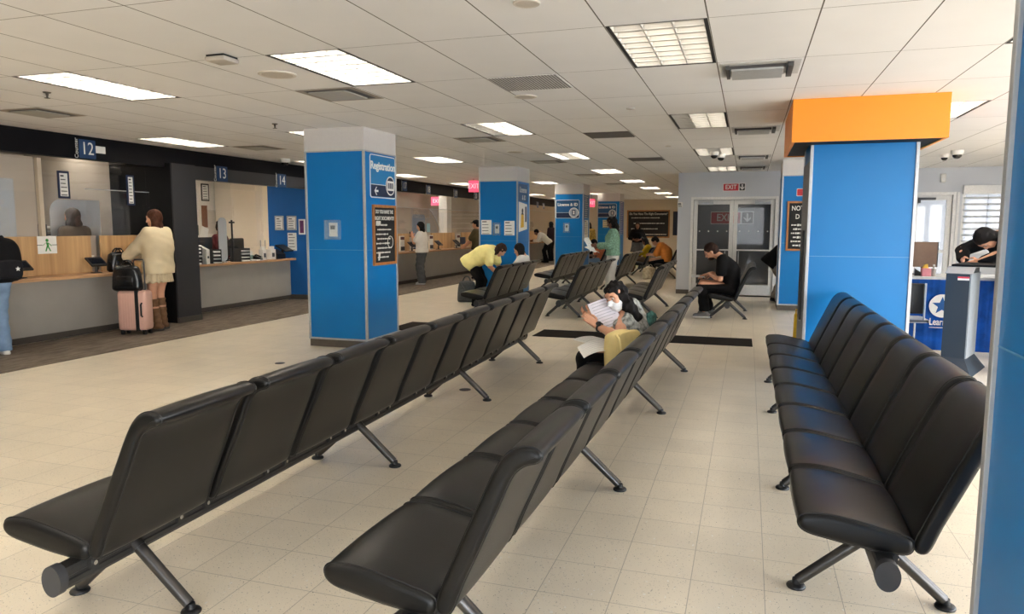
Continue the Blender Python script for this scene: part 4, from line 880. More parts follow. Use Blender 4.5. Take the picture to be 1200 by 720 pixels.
# right side of the second column: small sign and poster of a figure in yellow
y, z, w, h = frame_yz(607.5, 218, 618, 230, SX); t = thing('hanging_sign', 'pale blue license sign at the top of the second column side', 'sign', (SX, y, z)); m = MB(); m.prism(rrect(w, .36, .03), (SX, y, z-.04), (0, 1, 0), (0, 0, 1), (.006, 0, 0)); part('panel', m, SIGNDEEP, t); text('lettering', 'License', .17, (SX+.0065, y, z+.02), (0, 1, 0), (0, 0, 1), PAPER, t); text('lettering', '& ID', .14, (SX+.0065, y+.05, z-.14), (0, 1, 0), (0, 0, 1), PAPER, t)
a, b = at_x(608, 236, SX), at_x(617.5, 275, SX); y, w, z0, z1 = (a.y+b.y)/2, b.y-a.y, at_x(613, 272, SX).z, at_x(613, 237, SX).z
t = thing('poster', 'white poster of a figure in a yellow dress on the second column side', 'poster', (SX, y, (z0+z1)/2)); m = MB(); m.prism([(-w/2, z0), (w/2, z0+.06), (w/2, z1-.04), (-w/2, z1)], (SX, y, 0), (0, 1, 0), (0, 0, 1), (.004, 0, 0)); part('sheet', m, PAPER, t)
zc = (z0+z1)/2; hh = z1-z0; m = MB(); m.prism([(-.13, zc-hh*.36), (.1, zc-hh*.34), (.08, zc+.05), (-.08, zc+.05)], (SX+.0042, y-.05, 0), (0, 1, 0), (0, 0, 1), (.001, 0, 0)); part('dress_print', m, mat('yellow_print', (224, 180, 50), .5), t); m = MB(); m.prism(circle(.055, 16, 0, zc+hh*.2), (SX+.0042, y-.05, 0), (0, 1, 0), (0, 0, 1), (.001, 0, 0)); m.prism([(-.09, zc+.05), (.09, zc+.05), (.05, zc+hh*.13), (-.05, zc+hh*.13)], (SX+.0042, y-.05, 0), (0, 1, 0), (0, 0, 1), (.001, 0, 0)); part('figure_print', m, INK, t); m = MB(); m.prism([(.14, zc-.1), (.24, zc-.1), (.24, zc+.22), (.14, zc+.22)], (SX+.0042, y, 0), (0, 1, 0), (0, 0, 1), (.001, 0, 0)); part('text_print', m, NAVY, t)
# right side of the third and fourth columns: vertical lettering and a long notice
y, z, w, h = frame_yz(683.5, 258, 687.5, 283, SX); notice((SX, 20.85, z), (0, 1, 0), .5, h, 'long white notice low on the side of the third column')
notice((SX, 20.85, at_x(685, 240, SX).z), (0, 1, 0), .6, .75, 'deep blue panel with pale print on the side of the third column', None, mt=SIGNDEEP, ink=PAPER)
notice((SX, 27.07, 1.85), (0, 1, 0), .6, 1.2, 'purple and blue panel on the side of the farthest column', None, mt=mat('violet_print', (70, 80, 160), .5), ink=PAPER)
notice_y(706.5, 258, 713, 267, 26.64+.0115, 'small cream notice on the farthest column behind the reader', None, mt=mat('cream_paper', (232, 222, 180), .7))
# framed board on the right column near the doors and its exit plate
def exit_plate(c, w, h, label, emit=False):
    c = Vector(c); u = Vector((1, 0, 0)); v = Vector((0, 0, 1)); n = Vector((0, -1, 0)); t = thing('exit_sign', label, 'exit sign', c)
    m = MB(); m.prism(rrect(w, h, .012), c, u, v, n*.004); part('border', m, PAPER, t)
    m = MB(); e = h*.07; m.prism(rrect(w*.70-e, h-2*e, .01, cx=-w*.15+e*.2), c+n*.0041, u, v, n*.001); part('red_field', m, RED, t)
    m = MB(); m.prism(rrect(w*.27-e, h-2*e, .01, cx=w*.355), c+n*.0041, u, v, n*.001); part('arrow_field', m, DARK, t)
    text('lettering', 'EXIT', h*.78, c+n*.0055-u*(w*.148), u, v, PAPER, t, sx=.86, bold=h*.012)
    m = MB(); s = h*.34; A = [(0, -s), (s*.8, -s*.1), (s*.8, s*.25), (s*.2, -s*.3), (s*.2, s), (-s*.2, s), (-s*.2, -s*.3), (-s*.8, s*.25), (-s*.8, -s*.1)]; m.prism(A, c+u*(w*.355)+n*.0052, u, v, n*.001); part('arrow', m, PAPER, t)
def exit_at(px0, py0, px1, py1, Y, label): a, b = at_y(px0, py0, Y), at_y(px1, py1, Y); exit_plate(((a.x+b.x)/2, Y-.0005, (a.z+b.z)/2), b.x-a.x, a.z-b.z, label)
exit_at(847.5, 215, 873.5, 224, DW, 'red exit sign with a down arrow above the glass doors')
exit_at(833, 248, 883, 263, 20.6, 'larger red exit sign seen through the glass exit doors')
a, b = at_y(936, 221, 14.2), at_y(936, 230, 14.2); exit_plate((a.x+.28, 14.2+.011, (a.z+b.z)/2), .62, a.z-b.z, 'red exit sign above the notice chalkboard on the right column')
a, b = at_y(923, 236, 14.2), at_y(923, 294, 14.2); chalkboard((a.x+.32, 14.2+.011, (a.z+b.z)/2), (1, 0, 0), .64, a.z-b.z, 'oak framed chalkboard on the column by the doors, partly hidden by the orange column', ['NOT', 'D'], hs=.12, rows=6, seed=9, lw=.8, title_dx=-.14)
# large chalkboard on the far wall
a, b = at_y(735, 246.5, 33), at_y(784.5, 279, 33)
t, c, u, v, n = chalkboard(((a.x+b.x)/2, 32.999, (a.z+b.z)/2), (1, 0, 0), b.x-a.x, a.z-b.z, 'large framed chalkboard with a handwritten heading on the far wall', ['Do You Have The Right Documents?', 'Every Document? Current?'][:1], fr=.06, hs=.14, rows=4, seed=12, lw=.75)
notice_y(789, 248, 795, 276, 32.999, 'dark narrow poster at the right end of the far wall', BLACK, name='poster', lines=False, mt=NAVY)
notice_y(794, 237, 800, 243, DW-.0005, 'small white box on the corner left of the exit doors', None, name='wall_device', mt=PLATE, cat='wall device')
p = at_y(1105, 209, DW); t = thing('wall_speaker', 'small white sensor high on the grey wall at the right', 'sensor', (p.x, DW, p.z)); m = MB(); m.box(p.x-.05, p.x+.05, DW-.07, DW-.0005, p.z-.09, p.z+.09, .02, 3); part('body', m, PLATE, t, True); m = MB(); m.cyl((p.x, DW-.071, p.z-.03), (p.x, DW-.0695, p.z-.03), .03, n=14); part('lens', m, WHITE, t)

# ================================================================ right side: skirted table, chair, kiosk, safety sign
TY = 10.0; tx0 = 1.9; tx1 = 3.3; tz = .93
t = thing('information_table', 'table skirted in bright blue cloth with a white star emblem', 'table', ((tx0+tx1)/2, TY+.35, 0))
m = MB(); m.box(tx0, tx1, TY, TY+.75, tz-.03, tz, .004); part('table_top', m, mat('pale_table_top', (208, 212, 216), .5), t)
m = MB(); n = 60; zs = (.03, .3, .6, tz-.031)
rows = []
for z in zs: rows.append([m.bm.verts.new((tx0+(tx1-tx0)*k/n, TY-.012-.006*math.sin(k*.9)*(1-z/tz)-.004*math.sin(k*2.3), z)) for k in range(n+1)])
for A, B in zip(rows, rows[1:]):
    for k in range(n): m._f([A[k], A[k+1], B[k+1], B[k]])
r = bmesh.ops.solidify(m.bm, geom=m.bm.faces[:], thickness=.004)
cl_ = part('cloth_skirt', m, mat('banner_blue', (0, 96, 190), .7, var=.25, scale=9), t, True)
for yy in (TY+.02, TY+.72):
    for xx in (tx0+.03, tx1-.03): m = MB(); m.cyl((xx, yy+.01, 0), (xx, yy+.01, tz-.03), .016, n=10); part('leg', m, ALU, t)
a, b = at_y(1088, 358, TY), at_y(1119, 358, TY); rad = (b.x-a.x)/2; c = Vector(((a.x+b.x)/2, TY-.028, a.z))
m = MB(); m.prism(circle(rad, 36), c, (1, 0, 0), (0, 0, 1), (0, -.002, 0)); part('emblem_disc', m, PAPER, t); m = MB(); m.prism(star(rad*.8), c+Vector((0, -.0021, 0)), (1, 0, 0), (0, 0, 1), (0, -.001, 0)); part('emblem_star', m, mat('emblem_blue', (16, 84, 150), .6), t)
a = at_y(1088, 377, TY); text('lettering', 'Learn about', .118, (a.x, TY-.028, a.z), (1, 0, 0), (0, 0, 1), PAPER, t, align='LEFT', sx=.68, bold=.002)
m = MB(); a = at_y(1088, 383, TY); m.box(a.x, a.x+.46, TY-.0295, TY-.028, a.z-.008, a.z+.0); part('underline', m, PAPER, t)
a = at_y(1110, 396, TY); P = [(0, 0), (.06, .01), (.09, .06), (.2, .05), (.22, -.03), (.16, -.06), (.0, -.05), (-.01, -.02)]; m = MB(); m.tube([(a.x+p_[0], TY-.029, a.z+p_[1]) for p_ in P], .004, 5, True); part('outline_map', m, PAPER, t)
# things on the table
def on_table(px, py, Y): return at_y(px, py, Y)
p = at_y(1084, 305, 10.45); t = thing('monitor', 'brown backed screen standing on the skirted table', 'monitor', (p.x, 10.45, tz)); m = MB(); m.box(p.x-.17, p.x+.13, 10.43, 10.47, tz+.1, tz+.42, .006); part('screen', m, mat('brown_panel', (120, 96, 80), .6), t); m = MB(); m.box(p.x-.13, p.x+.09, 10.4, 10.5, tz+.0005, tz+.015); m.box(p.x-.04, p.x, 10.435, 10.465, tz+.015, tz+.1); m.box(p.x+.13, p.x+.14, 10.43, 10.47, tz+.1, tz+.42); part('stand', m, BLACK, t)
p = at_y(1077, 318, 10.2); t = thing('stapler', 'black stapler on the skirted table next to the pink box', 'stapler', (p.x, 10.2, tz)); m = MB(); m.prism([(-.05, 0), (.05, 0), (.05, .02), (-.05, .09)], (p.x, 10.18, tz+.0005), (1, 0, 0), (0, 0, 1), (0, .04, 0)); part('body', m, BLACK, t); m = MB(); m.box(p.x-.045, p.x+.05, 10.185, 10.215, tz+.021, tz+.03); part('arm', m, DARK, t)
p = at_y(1085, 318, 10.15); t = thing('tissue_box', 'pink box with yellow notes on the skirted table', 'box', (p.x, 10.15, tz)); m = MB(); m.box(p.x-.05, p.x+.05, 10.1, 10.2, tz+.0005, tz+.10, .004); part('body', m, mat('pink_card', (226, 150, 160), .6), t); m = MB(); m.prism([(-.03, .10), (.03, .10), (.025, .15), (-.01, .14)], (p.x-.01, 10.13, tz), (1, 0, 0), (0, 0, 1), (0, .05, 0)); part('notes', m, mat('yellow_note', (240, 200, 80), .6), t)
p = at_y(1094, 317, 10.15); t = thing('bottle', 'small grey bottle on the skirted table right of the pink box', 'bottle', (p.x, 10.15, tz)); m = MB(); m.lathe((p.x, 10.15, tz+.0005), [(.025, 0), (.027, .01), (.027, .085), (.012, .10), (.011, .125)], 18); part('body', m, GREYP, t, True); m = MB(); m.lathe((p.x, 10.15, tz+.1255), [(.013, 0), (.013, .02)], 14); part('cap', m, WHITE, t)
# chair in front of the table
cx = at_y(1081, 380, 9.26).x-.16; t = thing('cantilever_chair', 'black backed chair with white tube frame beside the blue skirted table', 'chair', (cx, 9.5, 0))
m = MB(); m.soft([(q[0], q[1]) for q in catmull([(-.2, .44), (.2, .44), (.22, .46), (.2, .48), (-.2, .48), (-.22, .46)], 3)], 9.28, 9.70, .012, .0); bmesh.ops.translate(m.bm, vec=(cx, 0, 0), verts=m.bm.verts); part('seat', m, mat('pale_seat', (190, 196, 204), .5), t, True)
m = MB(); m.box(cx-.20, cx+.16, 9.24, 9.28, .55, .90, .018, 3); part('backrest', m, BLACK, t, True)
for s in (-.2, .17):
    m = MB(); m.tube([(cx+s, 9.26, .9), (cx+s, 9.26, .5), (cx+s, 9.30, .46), (cx+s, 9.62, .45), (cx+s, 9.70, .40), (cx+s, 9.72, .03), (cx+s, 9.66, .012), (cx+s, 9.3, .012)], .011, 8); part('frame_tube', m, mat('white_tube', (226, 228, 230), .35), t, True)
# kiosk: slate pillar with a flared base and a dark desk top
KY = 8.62; a = at_y(1122, 330, KY); b = at_y(1150, 330, KY); kx0, kx1 = a.x, b.x; kz = at_y(1128, 322, KY).z
t = thing('kiosk', 'slate grey self service kiosk pillar with a flared foot', 'kiosk', ((kx0+kx1)/2, KY+.25, 0)); KS = mat('kiosk_slate', (40, 51, 61), .5, var=.02); KL = mat('kiosk_side', (140, 148, 156), .45)
m = MB(); m.prism([(KY, .16), (KY+.5, .16), (KY+.5, kz+.06), (KY+.12, kz+.06), (KY, kz)], (kx0, 0, 0), (0, 1, 0), (0, 0, 1), (kx1-kx0, 0, 0)); part('pillar', m, KS, t)
m = MB(); m.box(kx1, kx1+.012, KY+.01, KY+.5, .16, kz+.01); part('side_panel', m, KL, t); m = MB(); m.prism([(KY+.005, kz+.004), (KY+.12, kz+.064), (KY+.5, kz+.064), (KY+.5, kz+.075), (KY+.11, kz+.075), (KY-.005, kz+.01)], (kx0-.01, 0, 0), (0, 1, 0), (0, 0, 1), (kx1-kx0+.035, 0, 0)); part('top_panel', m, mat('kiosk_top', (150, 152, 154), .5), t)
m = MB(); f = .17; v0 = [m.bm.verts.new(p_) for p_ in ((kx0-f*.6, KY-.2, .0005), (kx1+f*.6, KY-.2, .0005), (kx1+f*.6, KY+.6, .0005), (kx0-f*.6, KY+.6, .0005), (kx0, KY, .16), (kx1, KY, .16), (kx1, KY+.5, .16), (kx0, KY+.5, .16))]
for q in ((0, 1, 5, 4), (1, 2, 6, 5), (2, 3, 7, 6), (3, 0, 4, 7), (3, 2, 1, 0), (4, 5, 6, 7)): m._f([v0[i] for i in q])
part('flared_foot', m, KS, t)
a = at_y(1142, 327, KY); m = MB(); m.box(a.x-.045, a.x+.06, KY-.003, KY-.0002, a.z-.018, a.z+.02); part('label', m, PAPER, t); m = MB(); m.box(a.x-.045, a.x+.06, KY-.004, KY-.003, a.z+.002, a.z+.02); part('label_stripe', m, mat('label_red', (210, 60, 80), .5), t)
m = MB(); m.box(kx0+.02, kx1+.55, KY+.12, KY+.75, kz+.078, kz+.10, .004); part('desk_top', m, NBLACK, t)
m = MB(); m.box(kx1+.3, kx1+.5, KY+.3, KY+.6, .001, kz+.078); part('rear_support', m, KS, t)
t.rotation_euler.z = R(-24)
# yellow safety sign folded by the column
p = at_y(936, 366, 9.3); t = thing('wet_floor_sign', 'yellow folding wet floor sign half hidden behind the right seat row', 'safety sign', (p.x-.0, 9.3, 0)); px_ = p.x; hz = p.z
for s in (-1, 1):
    m = MB(); m.prism(rrect(.28, hz, .03, cy=hz/2), (px_, 9.3+s*.16, .002), (.28, .96, 0) if False else (.35, .94*s*.0+.0, 0), Vector((0, -s*.16/hz, 1)).normalized(), (0, s*.012, 0)); part('leaf', m, YELLOW, t)
m = MB(); m.tube([(px_-.03, 9.3, hz-.02), (px_-.03, 9.3, hz+.03), (px_+.03, 9.3, hz+.03), (px_+.03, 9.3, hz-.02)], .01, 8); part('handle', m, YELLOW, t, True)
# small floor boxes (dark discs in the vinyl)
for px, py, w in ((328, 426, 'left of the long row'), (545, 457, 'between the long row and the middle row')):
    p = at_z(px, py); m = MB(); m.lathe((0, 0, .0005), [(.055, 0), (.055, .003), (.045, .005), (.01, .005)], 20); o = link('floor_box', m.mesh('floor_box', DARK, True, auto=30)); o.location = (p.x, p.y, 0); tag(o, 'small dark round floor socket cover '+w, 'floor socket')
# ================================================================ people: smooth implicit bodies polygonised with surface nets
def vec(*a): return np.array(a, float)
def nrm(v): v = np.array(v, float); return v/np.linalg.norm(v)
class SDF:
    def __init__(s): s.p = []
    def cap(s, a, b, ra, rb=None, k=.03): s.p.append(('c', np.array(a, float), np.array(b, float), ra, ra if rb is None else rb, k, '+')); return s
    def ell(s, c, r, M3=None, k=.02, op='+'): s.p.append(('e', np.array(c, float), np.array(r, float), np.eye(3) if M3 is None else np.array(M3, float), None, k, op)); return s
    def cut(s, o, n): s.p.append(('h', np.array(o, float), nrm(n), None, None, 0, 'x')); return s          # keep the side where (p-o).n < 0
    def mesh(s, vox, warp=None):
        lo = np.full(3, 1e9); hi = -lo
        for q in s.p:
            if q[6] != '+': continue
            if q[0] == 'c': r = max(q[3], q[4]); l, h = np.minimum(q[1], q[2])-r, np.maximum(q[1], q[2])+r
            else: r = q[2].max(); l, h = q[1]-r, q[1]+r
            lo = np.minimum(lo, l); hi = np.maximum(hi, h)
        lo -= 3*vox; n = np.ceil((hi+3*vox-lo)/vox).astype(int)+1
        D = np.full(n, 1.0, np.float32); ax = [lo[k]+vox*np.arange(n[k]) for k in range(3)]
        for q in s.p:
            if q[0] == 'h':
                d = (ax[0]-q[1][0])[:, None, None]*q[2][0]+(ax[1]-q[1][1])[None, :, None]*q[2][1]+(ax[2]-q[1][2])[None, None, :]*q[2][2]
                D = np.maximum(D, d); continue
            m = q[5]+3*vox+.02
            if q[0] == 'c': r = max(q[3], q[4]); l, h = np.minimum(q[1], q[2])-r-m, np.maximum(q[1], q[2])+r+m
            else: r = q[2].max(); l, h = q[1]-r-m, q[1]+r+m
            i0 = np.clip(((l-lo)/vox).astype(int), 0, n); i1 = np.clip(((h-lo)/vox).astype(int)+2, 0, n)
            if (i1 <= i0).any(): continue
            sl = tuple(slice(i0[k], i1[k]) for k in range(3))
            P = np.stack(np.meshgrid(*[ax[k][sl[k]] for k in range(3)], indexing='ij'), -1)
            if q[0] == 'c':
                ba = q[2]-q[1]; L2 = max(ba@ba, 1e-9); t = np.clip(((P-q[1])@ba)/L2, 0, 1)
                d = np.linalg.norm(P-q[1]-t[..., None]*ba, axis=-1)-(q[3]+(q[4]-q[3])*t)
            else:
                Q = (P-q[1])@q[3].T; k0 = np.linalg.norm(Q/q[2], axis=-1); k1 = np.linalg.norm(Q/(q[2]**2), axis=-1)+1e-9
                d = k0*(k0-1)/k1
                d = np.where(k0 < 1e-4, -q[2].min(), d)
            A = D[sl]; k = q[5]
            if q[6] == '+':
                h = np.clip(.5+.5*(A-d)/k, 0, 1); D[sl] = A*(1-h)+d*h-k*h*(1-h)
            else:
                h = np.clip(.5-.5*(A+d)/k, 0, 1); D[sl] = A*(1-h)-d*h+k*h*(1-h)
        if warp is not None:
            P = np.stack(np.meshgrid(*ax, indexing='ij'), -1); D = D+warp(P)
        return nets(D, lo, vox)
def nets(D, lo, vox):
    S = D < 0; nx, ny, nz = D.shape
    c = np.zeros((nx-1, ny-1, nz-1), int)
    for a in (0, 1):
        for b in (0, 1):
            for d in (0, 1): c += S[a:nx-1+a, b:ny-1+b, d:nz-1+d]
    mixed = (c > 0) & (c < 8); idx = -np.ones(mixed.shape, int); cells = np.argwhere(mixed); idx[mixed] = np.arange(len(cells))
    acc = np.zeros((len(cells), 3)); cnt = np.zeros(len(cells))
    cor = [(a, b, d) for a in (0, 1) for b in (0, 1) for d in (0, 1)]
    for i in range(8):
        for j in range(i+1, 8):
            A, B = cor[i], cor[j]
            if sum(abs(A[k]-B[k]) for k in range(3)) != 1: continue
            da = D[cells[:, 0]+A[0], cells[:, 1]+A[1], cells[:, 2]+A[2]]; db = D[cells[:, 0]+B[0], cells[:, 1]+B[1], cells[:, 2]+B[2]]
            x = (da < 0) != (db < 0); t = np.where(x, da/np.where(x, da-db, 1), 0)
            p = np.array(A)+t[:, None]*(np.array(B)-np.array(A)); acc[x] += p[x]; cnt[x] += 1
    V = lo+vox*(cells+acc/np.maximum(cnt, 1)[:, None]); F = []
    for axis in range(3):
        sl0 = [slice(None)]*3; sl1 = [slice(None)]*3; sl0[axis] = slice(0, -1); sl1[axis] = slice(1, None)
        a = S[tuple(sl0)]; b = S[tuple(sl1)]; e = np.argwhere(a != b); u, v = [(1, 2), (2, 0), (0, 1)][axis]
        ok = (e[:, u] > 0) & (e[:, v] > 0) & (e[:, u] < D.shape[u]-1) & (e[:, v] < D.shape[v]-1); e = e[ok]
        if not len(e): continue
        q = []
        for du, dv in ((1, 1), (0, 1), (0, 0), (1, 0)):
            g = e.copy(); g[:, u] -= du; g[:, v] -= dv; q.append(idx[g[:, 0], g[:, 1], g[:, 2]])
        q = np.stack(q, 1); fl = ~a[e[:, 0], e[:, 1], e[:, 2]]; q[fl] = q[fl][:, ::-1]; F.append(q)
    F = np.concatenate(F) if F else np.zeros((0, 4), int)
    return V, F[(F >= 0).all(1)]
def to_mesh(name, parts, mats):
    """parts: list of (V, F); joined as one mesh"""
    Vs, Fs, n = [], [], 0
    for V, F in parts: Vs.append(V); Fs.append(F+n); n += len(V)
    V = np.concatenate(Vs); F = np.concatenate(Fs); me = bpy.data.meshes.new(name)
    me.from_pydata(V.tolist(), [], F.tolist()); me.update()
    for m in mats: me.materials.append(m)
    me.polygons.foreach_set('use_smooth', [True]*len(me.polygons)); return me

def ik(a, b, l1, l2, pole):
    a, b = np.array(a, float), np.array(b, float); d = b-a; L = np.linalg.norm(d); Lm = (l1+l2)*.995
    if L > Lm: b = a+d/L*Lm; d = b-a; L = Lm
    x = (l1*l1-l2*l2+L*L)/(2*L); h = math.sqrt(max(0, l1*l1-x*x)); u = d/L; p = np.array(pole, float); p = p-u*(p@u); p = nrm(p)
    return a+u*x+p*h, b
def basis(fwd, up=(0, 0, 1)):
    """rows: right, forward, up"""
    f = nrm(fwd); r = nrm(np.cross(f, np.array(up, float))); u = np.cross(r, f); return np.stack([r, f, u])

SKINS = dict(light=mat('skin_light', (214, 160, 130), .5, var=.04), tan=mat('skin_tan', (206, 152, 122), .5, var=.04), brown=mat('skin_brown', (120, 78, 56), .5, var=.05))
HAIRB = mat('hair_black', (17, 13, 12), .62, var=.4, scale=60, bump=.5, spec=.18); HAIRD = mat('hair_dark_brown', (44, 26, 19), .62, var=.4, scale=60, bump=.5, spec=.2); HAIRM = mat('hair_brown', (74, 42, 27), .6, var=.35, scale=60, bump=.5, spec=.2)
EYEW = mat('eye_white', (196, 186, 178), .25); EYED = mat('eye_dark', (28, 18, 14), .2); LIP = mat('lip_tone', (168, 92, 84), .5)
def cloth(name, rgb, **k): return mat(name, rgb, k.pop('rough', .85), var=k.pop('var', .12), scale=k.pop('scale', 14), bump=k.pop('bump', .25), spec=.2, **k)

def hand_sdf(w, d, n, side, curl=.6, s=1., thumb_in=False, spread=1.):
    """w wrist, d direction of the hand, n palm normal, side +1 for a right hand"""
    d, n = nrm(d), nrm(n); n = nrm(n-d*(n@d)); x = np.cross(d, n)*side      # x points to the thumb side
    h = SDF(); w = np.array(w, float); K = w+d*.088*s
    h.cap(w-d*.05*s, w, .027*s, .024*s, .01)
    for q, e in ((.026, .080), (.009, .088), (-.009, .085), (-.026, .076)): h.cap(w+x*q*.6*s+d*.012*s, w+x*q*s+d*e*s, .0145*s, .0125*s, .012)
    for q, e, ls in ((.029, .086, (.042, .025, .02)), (.0098, .094, (.046, .029, .021)), (-.0098, .090, (.043, .027, .02)), (-.0285, .079, (.034, .021, .018))):
        p = w+x*q*spread*s+d*e*s; a = .25*curl
        r = .0092
        for i, l in enumerate(ls):
            dd = d*math.cos(a)+n*math.sin(a)+x*q*1.2*(spread-1+.15); q2 = p+nrm(dd)*l*s; h.cap(p, q2, r*s, (r-.0008)*s, .004); p = q2; a += curl*(.95 if i == 0 else .7); r -= .0008
    p = w+x*.022*s+d*.022*s+n*.004; q = p+nrm(x*.75+d*.55+n*.45)*.045*s; h.cap(p, q, .0155*s, .0115*s, .012); q2 = q+nrm(x*.25+d*.9+n*.5)*.032*s; h.cap(q, q2, .0108*s, .0098*s, .005); q3 = q2+nrm(x*(-.05)+d*.9+n*.6)*.026*s; h.cap(q2, q3, .0098*s, .0085*s, .004)
    return h

def person(label, loc, rz, P, group=None):
    """P: pose and clothing in local metres; +y is the way the figure faces, origin on the floor"""
    t = thing('person', label, 'person', loc, rz, group); s = P.get('s', 1.); fem = P.get('fem', True); g = P.get('girth', 1.)
    vox = P.get('vox', .012); skin = SKINS[P.get('skin', 'light')]
    pel, che, nek = np.array(P['pel'], float), np.array(P['che'], float), np.array(P['nek'], float)
    rx = nrm(P.get('hipx', (1, 0, 0))); sxv = nrm(P.get('shx', P.get('hipx', (1, 0, 0))))
    sw = (.165 if fem else .19)*s; hw = .088*s
    upv = nrm(nek-che); SH = {k: nek-upv*.055*s+sxv*k*sw+np.array(P.get('shfwd', (0, 0, 0))) for k in (-1, 1)}; HP = {k: pel+rx*k*hw for k in (-1, 1)}
    ua, fa, th, sh = .285*s, .25*s, .43*s, .42*s
    B = SDF(); torso = []
    lv = [(pel+nrm(che-pel)*(-.02), .088*g, .092*g), (pel*.72+che*.28, .072*g, .100*g), (pel*.42+che*.58, .062*g, .094*g), (che*.8+pel*.2, .072*g, .098*g), (che, .085 if fem else .10, .105*g), (che*.5+nek*.5-upv*.01, .105 if fem else .125, .082), (nek-upv*.06*s, .125 if fem else .15, .058)]
    for i, (c, w, r) in enumerate(lv):
        ax = rx if i < 2 else (nrm(rx+sxv) if i == 2 else sxv); torso.append((c-ax*w*s, c+ax*w*s, r*s))
    fwd = nrm(np.cross(upv, sxv)) ; fwd = fwd if fwd[1] > -2 else fwd
    for a, b, r in torso: B.cap(a, b, r, None, .06)
    if fem:
        for k in (-1, 1): B.ell(che+upv*.03*s+np.cross(upv, sxv)*.075*s+sxv*k*.065*s, vec(.055, .055, .055)*s, None, .04)
    head = np.array(P['head'], float); hf = nrm(P.get('look', (0, 1, 0))); HB = basis(hf, P.get('hup', (0, 0, 1))); hu = HB[2]
    B.cap(nek-upv*.03*s, head-hu*.05*s-hf*.02*s, .056*s, .05*s, .03)
    B.cap(SH[-1]*.55+nek*.45-upv*.015*s, SH[1]*.55+nek*.45-upv*.015*s, .05*s, None, .05)
    arms, legs = {}, {}
    for k, nm in ((-1, 'L'), (1, 'R')):
        el, wr = ik(SH[k], P['hand'+nm], ua, fa, P.get('elb'+nm, (k*.6, -1, -.5))); arms[k] = (SH[k], el, wr)
        B.cap(SH[k], SH[k]*.5+el*.5, .052*s*(1. if fem else 1.12), .046*s*(1. if fem else 1.1), .035); B.cap(SH[k]*.5+el*.5, el, .046*s*(1. if fem else 1.1), .038*s, .02); B.cap(el, el*.6+wr*.4, .039*s, .038*s, .02); B.cap(el*.6+wr*.4, wr, .038*s, .026*s, .02)
        kn, an = ik(HP[k], P['foot'+nm], th, sh, P.get('kne'+nm, (k*.15, 1, .2))); legs[k] = (HP[k], kn, an)
        B.cap(HP[k], HP[k]*.45+kn*.55, .092*s*g, .075*s, .05); B.cap(HP[k]*.45+kn*.55, kn, .075*s, .056*s, .03); B.cap(kn, kn*.62+an*.38, .056*s, .057*s, .025); B.cap(kn*.62+an*.38, an, .056*s, .036*s, .025)
        td = nrm(P.get('toe'+nm, (k*.15, 1, 0))); B.cap(an+vec(0, 0, -.035)*s-td*.03*s, an+td*.13*s+vec(0, 0, -.05)*s, .034*s, .026*s, .02)
    parts = [B.mesh(vox)]
    # the head on a finer grid: skull, jaw, brow, nose, lips, chin, ears
    hs = s*P.get('hs', 1.); Hd = SDF(); E = lambda c, r, k=.015, op='+', M3=None: Hd.ell(head+(np.array(c)@HB)*hs, np.array(r)*hs, HB if M3 is None else M3@HB, k, op)
    E((0, -.008, .03), (.074, .094, .088)); E((0, .012, -.02), (.066, .078, .085), .03); E((0, .03, -.07), (.045, .05, .045), .03); E((0, .062, -.098), (.022, .02, .018), .02)
    E((0, .07, .03), (.055, .022, .018), .02)
    for k in (-1, 1): E((k*.031, .088, .006), (.019, .016, .012), .012, '-'); E((k*.038, .06, -.03), (.022, .022, .022), .02)
    for k in (-1, 1): E((k*.074, -.005, -.012), (.012, .022, .033), .008); E((k*.012, .096, -.036), (.009, .010, .008), .008)
    W = lambda c: head+(np.array(c)@HB)*hs
    Hd.cap(W((0, .086, .01)), W((0, .105, -.03)), .009*hs, .012*hs, .012); Hd.cap(W((-.018, .083, -.063)), W((.018, .083, -.063)), .008*hs, .008*hs, .008); Hd.cap(W((-.015, .082, -.074)), W((.015, .082, -.074)), .008*hs, None, .006)
    Hd.cap(W((0, -.03, -.05)), nek+upv*.01*s, .05*s, .055*s, .02)
    parts.append(Hd.mesh(P.get('hvox', .006)))
    for k, nm in ((-1, 'L'), (1, 'R')):
        S_, el, wr = arms[k]; d = P.get('hd'+nm); d = nrm(wr-el) if d is None else nrm(d); n = P.get('hn'+nm, (-k, 0, -.3))
        parts.append(hand_sdf(wr, d, n, k, P.get('curl'+nm, .55), s*(.95 if fem else 1.06)).mesh(P.get('fvox', .0045)))
    link('body', to_mesh('body', parts, [skin]), t)
    # face details
    for k in (-1, 1):
        m = MB(); c = Vector(W((k*.031, .0765, .006))); m.sphere(c, .0112*hs, 8, (1.15, 1, .8)); m.mi = 1; m.sphere(Vector(W((k*.031, .0805, .005))), .0084*hs, 8); link('eye', m.mesh('eye', [EYEW, EYED], True), t)
        m = MB(); m.tube([W((k*.014, .092, .027)), W((k*.03, .092, .032)), W((k*.047, .083, .027))], [.003*hs, .0038*hs, .0022*hs], 6); link('eyebrow', m.mesh('eyebrow', P.get('hairm', HAIRB), True), t)
    m = MB(); m.tube([W((-.022, .086, -.067)), W((0, .0925, -.066)), W((.022, .086, -.067))], [.003*hs, .006*hs, .003*hs], 6); link('lips', m.mesh('lips', LIP, True), t)
    # clothing: swollen copies of the limbs they cover, cut at neck, hem and cuff
    tv = P.get('cvox', vox)
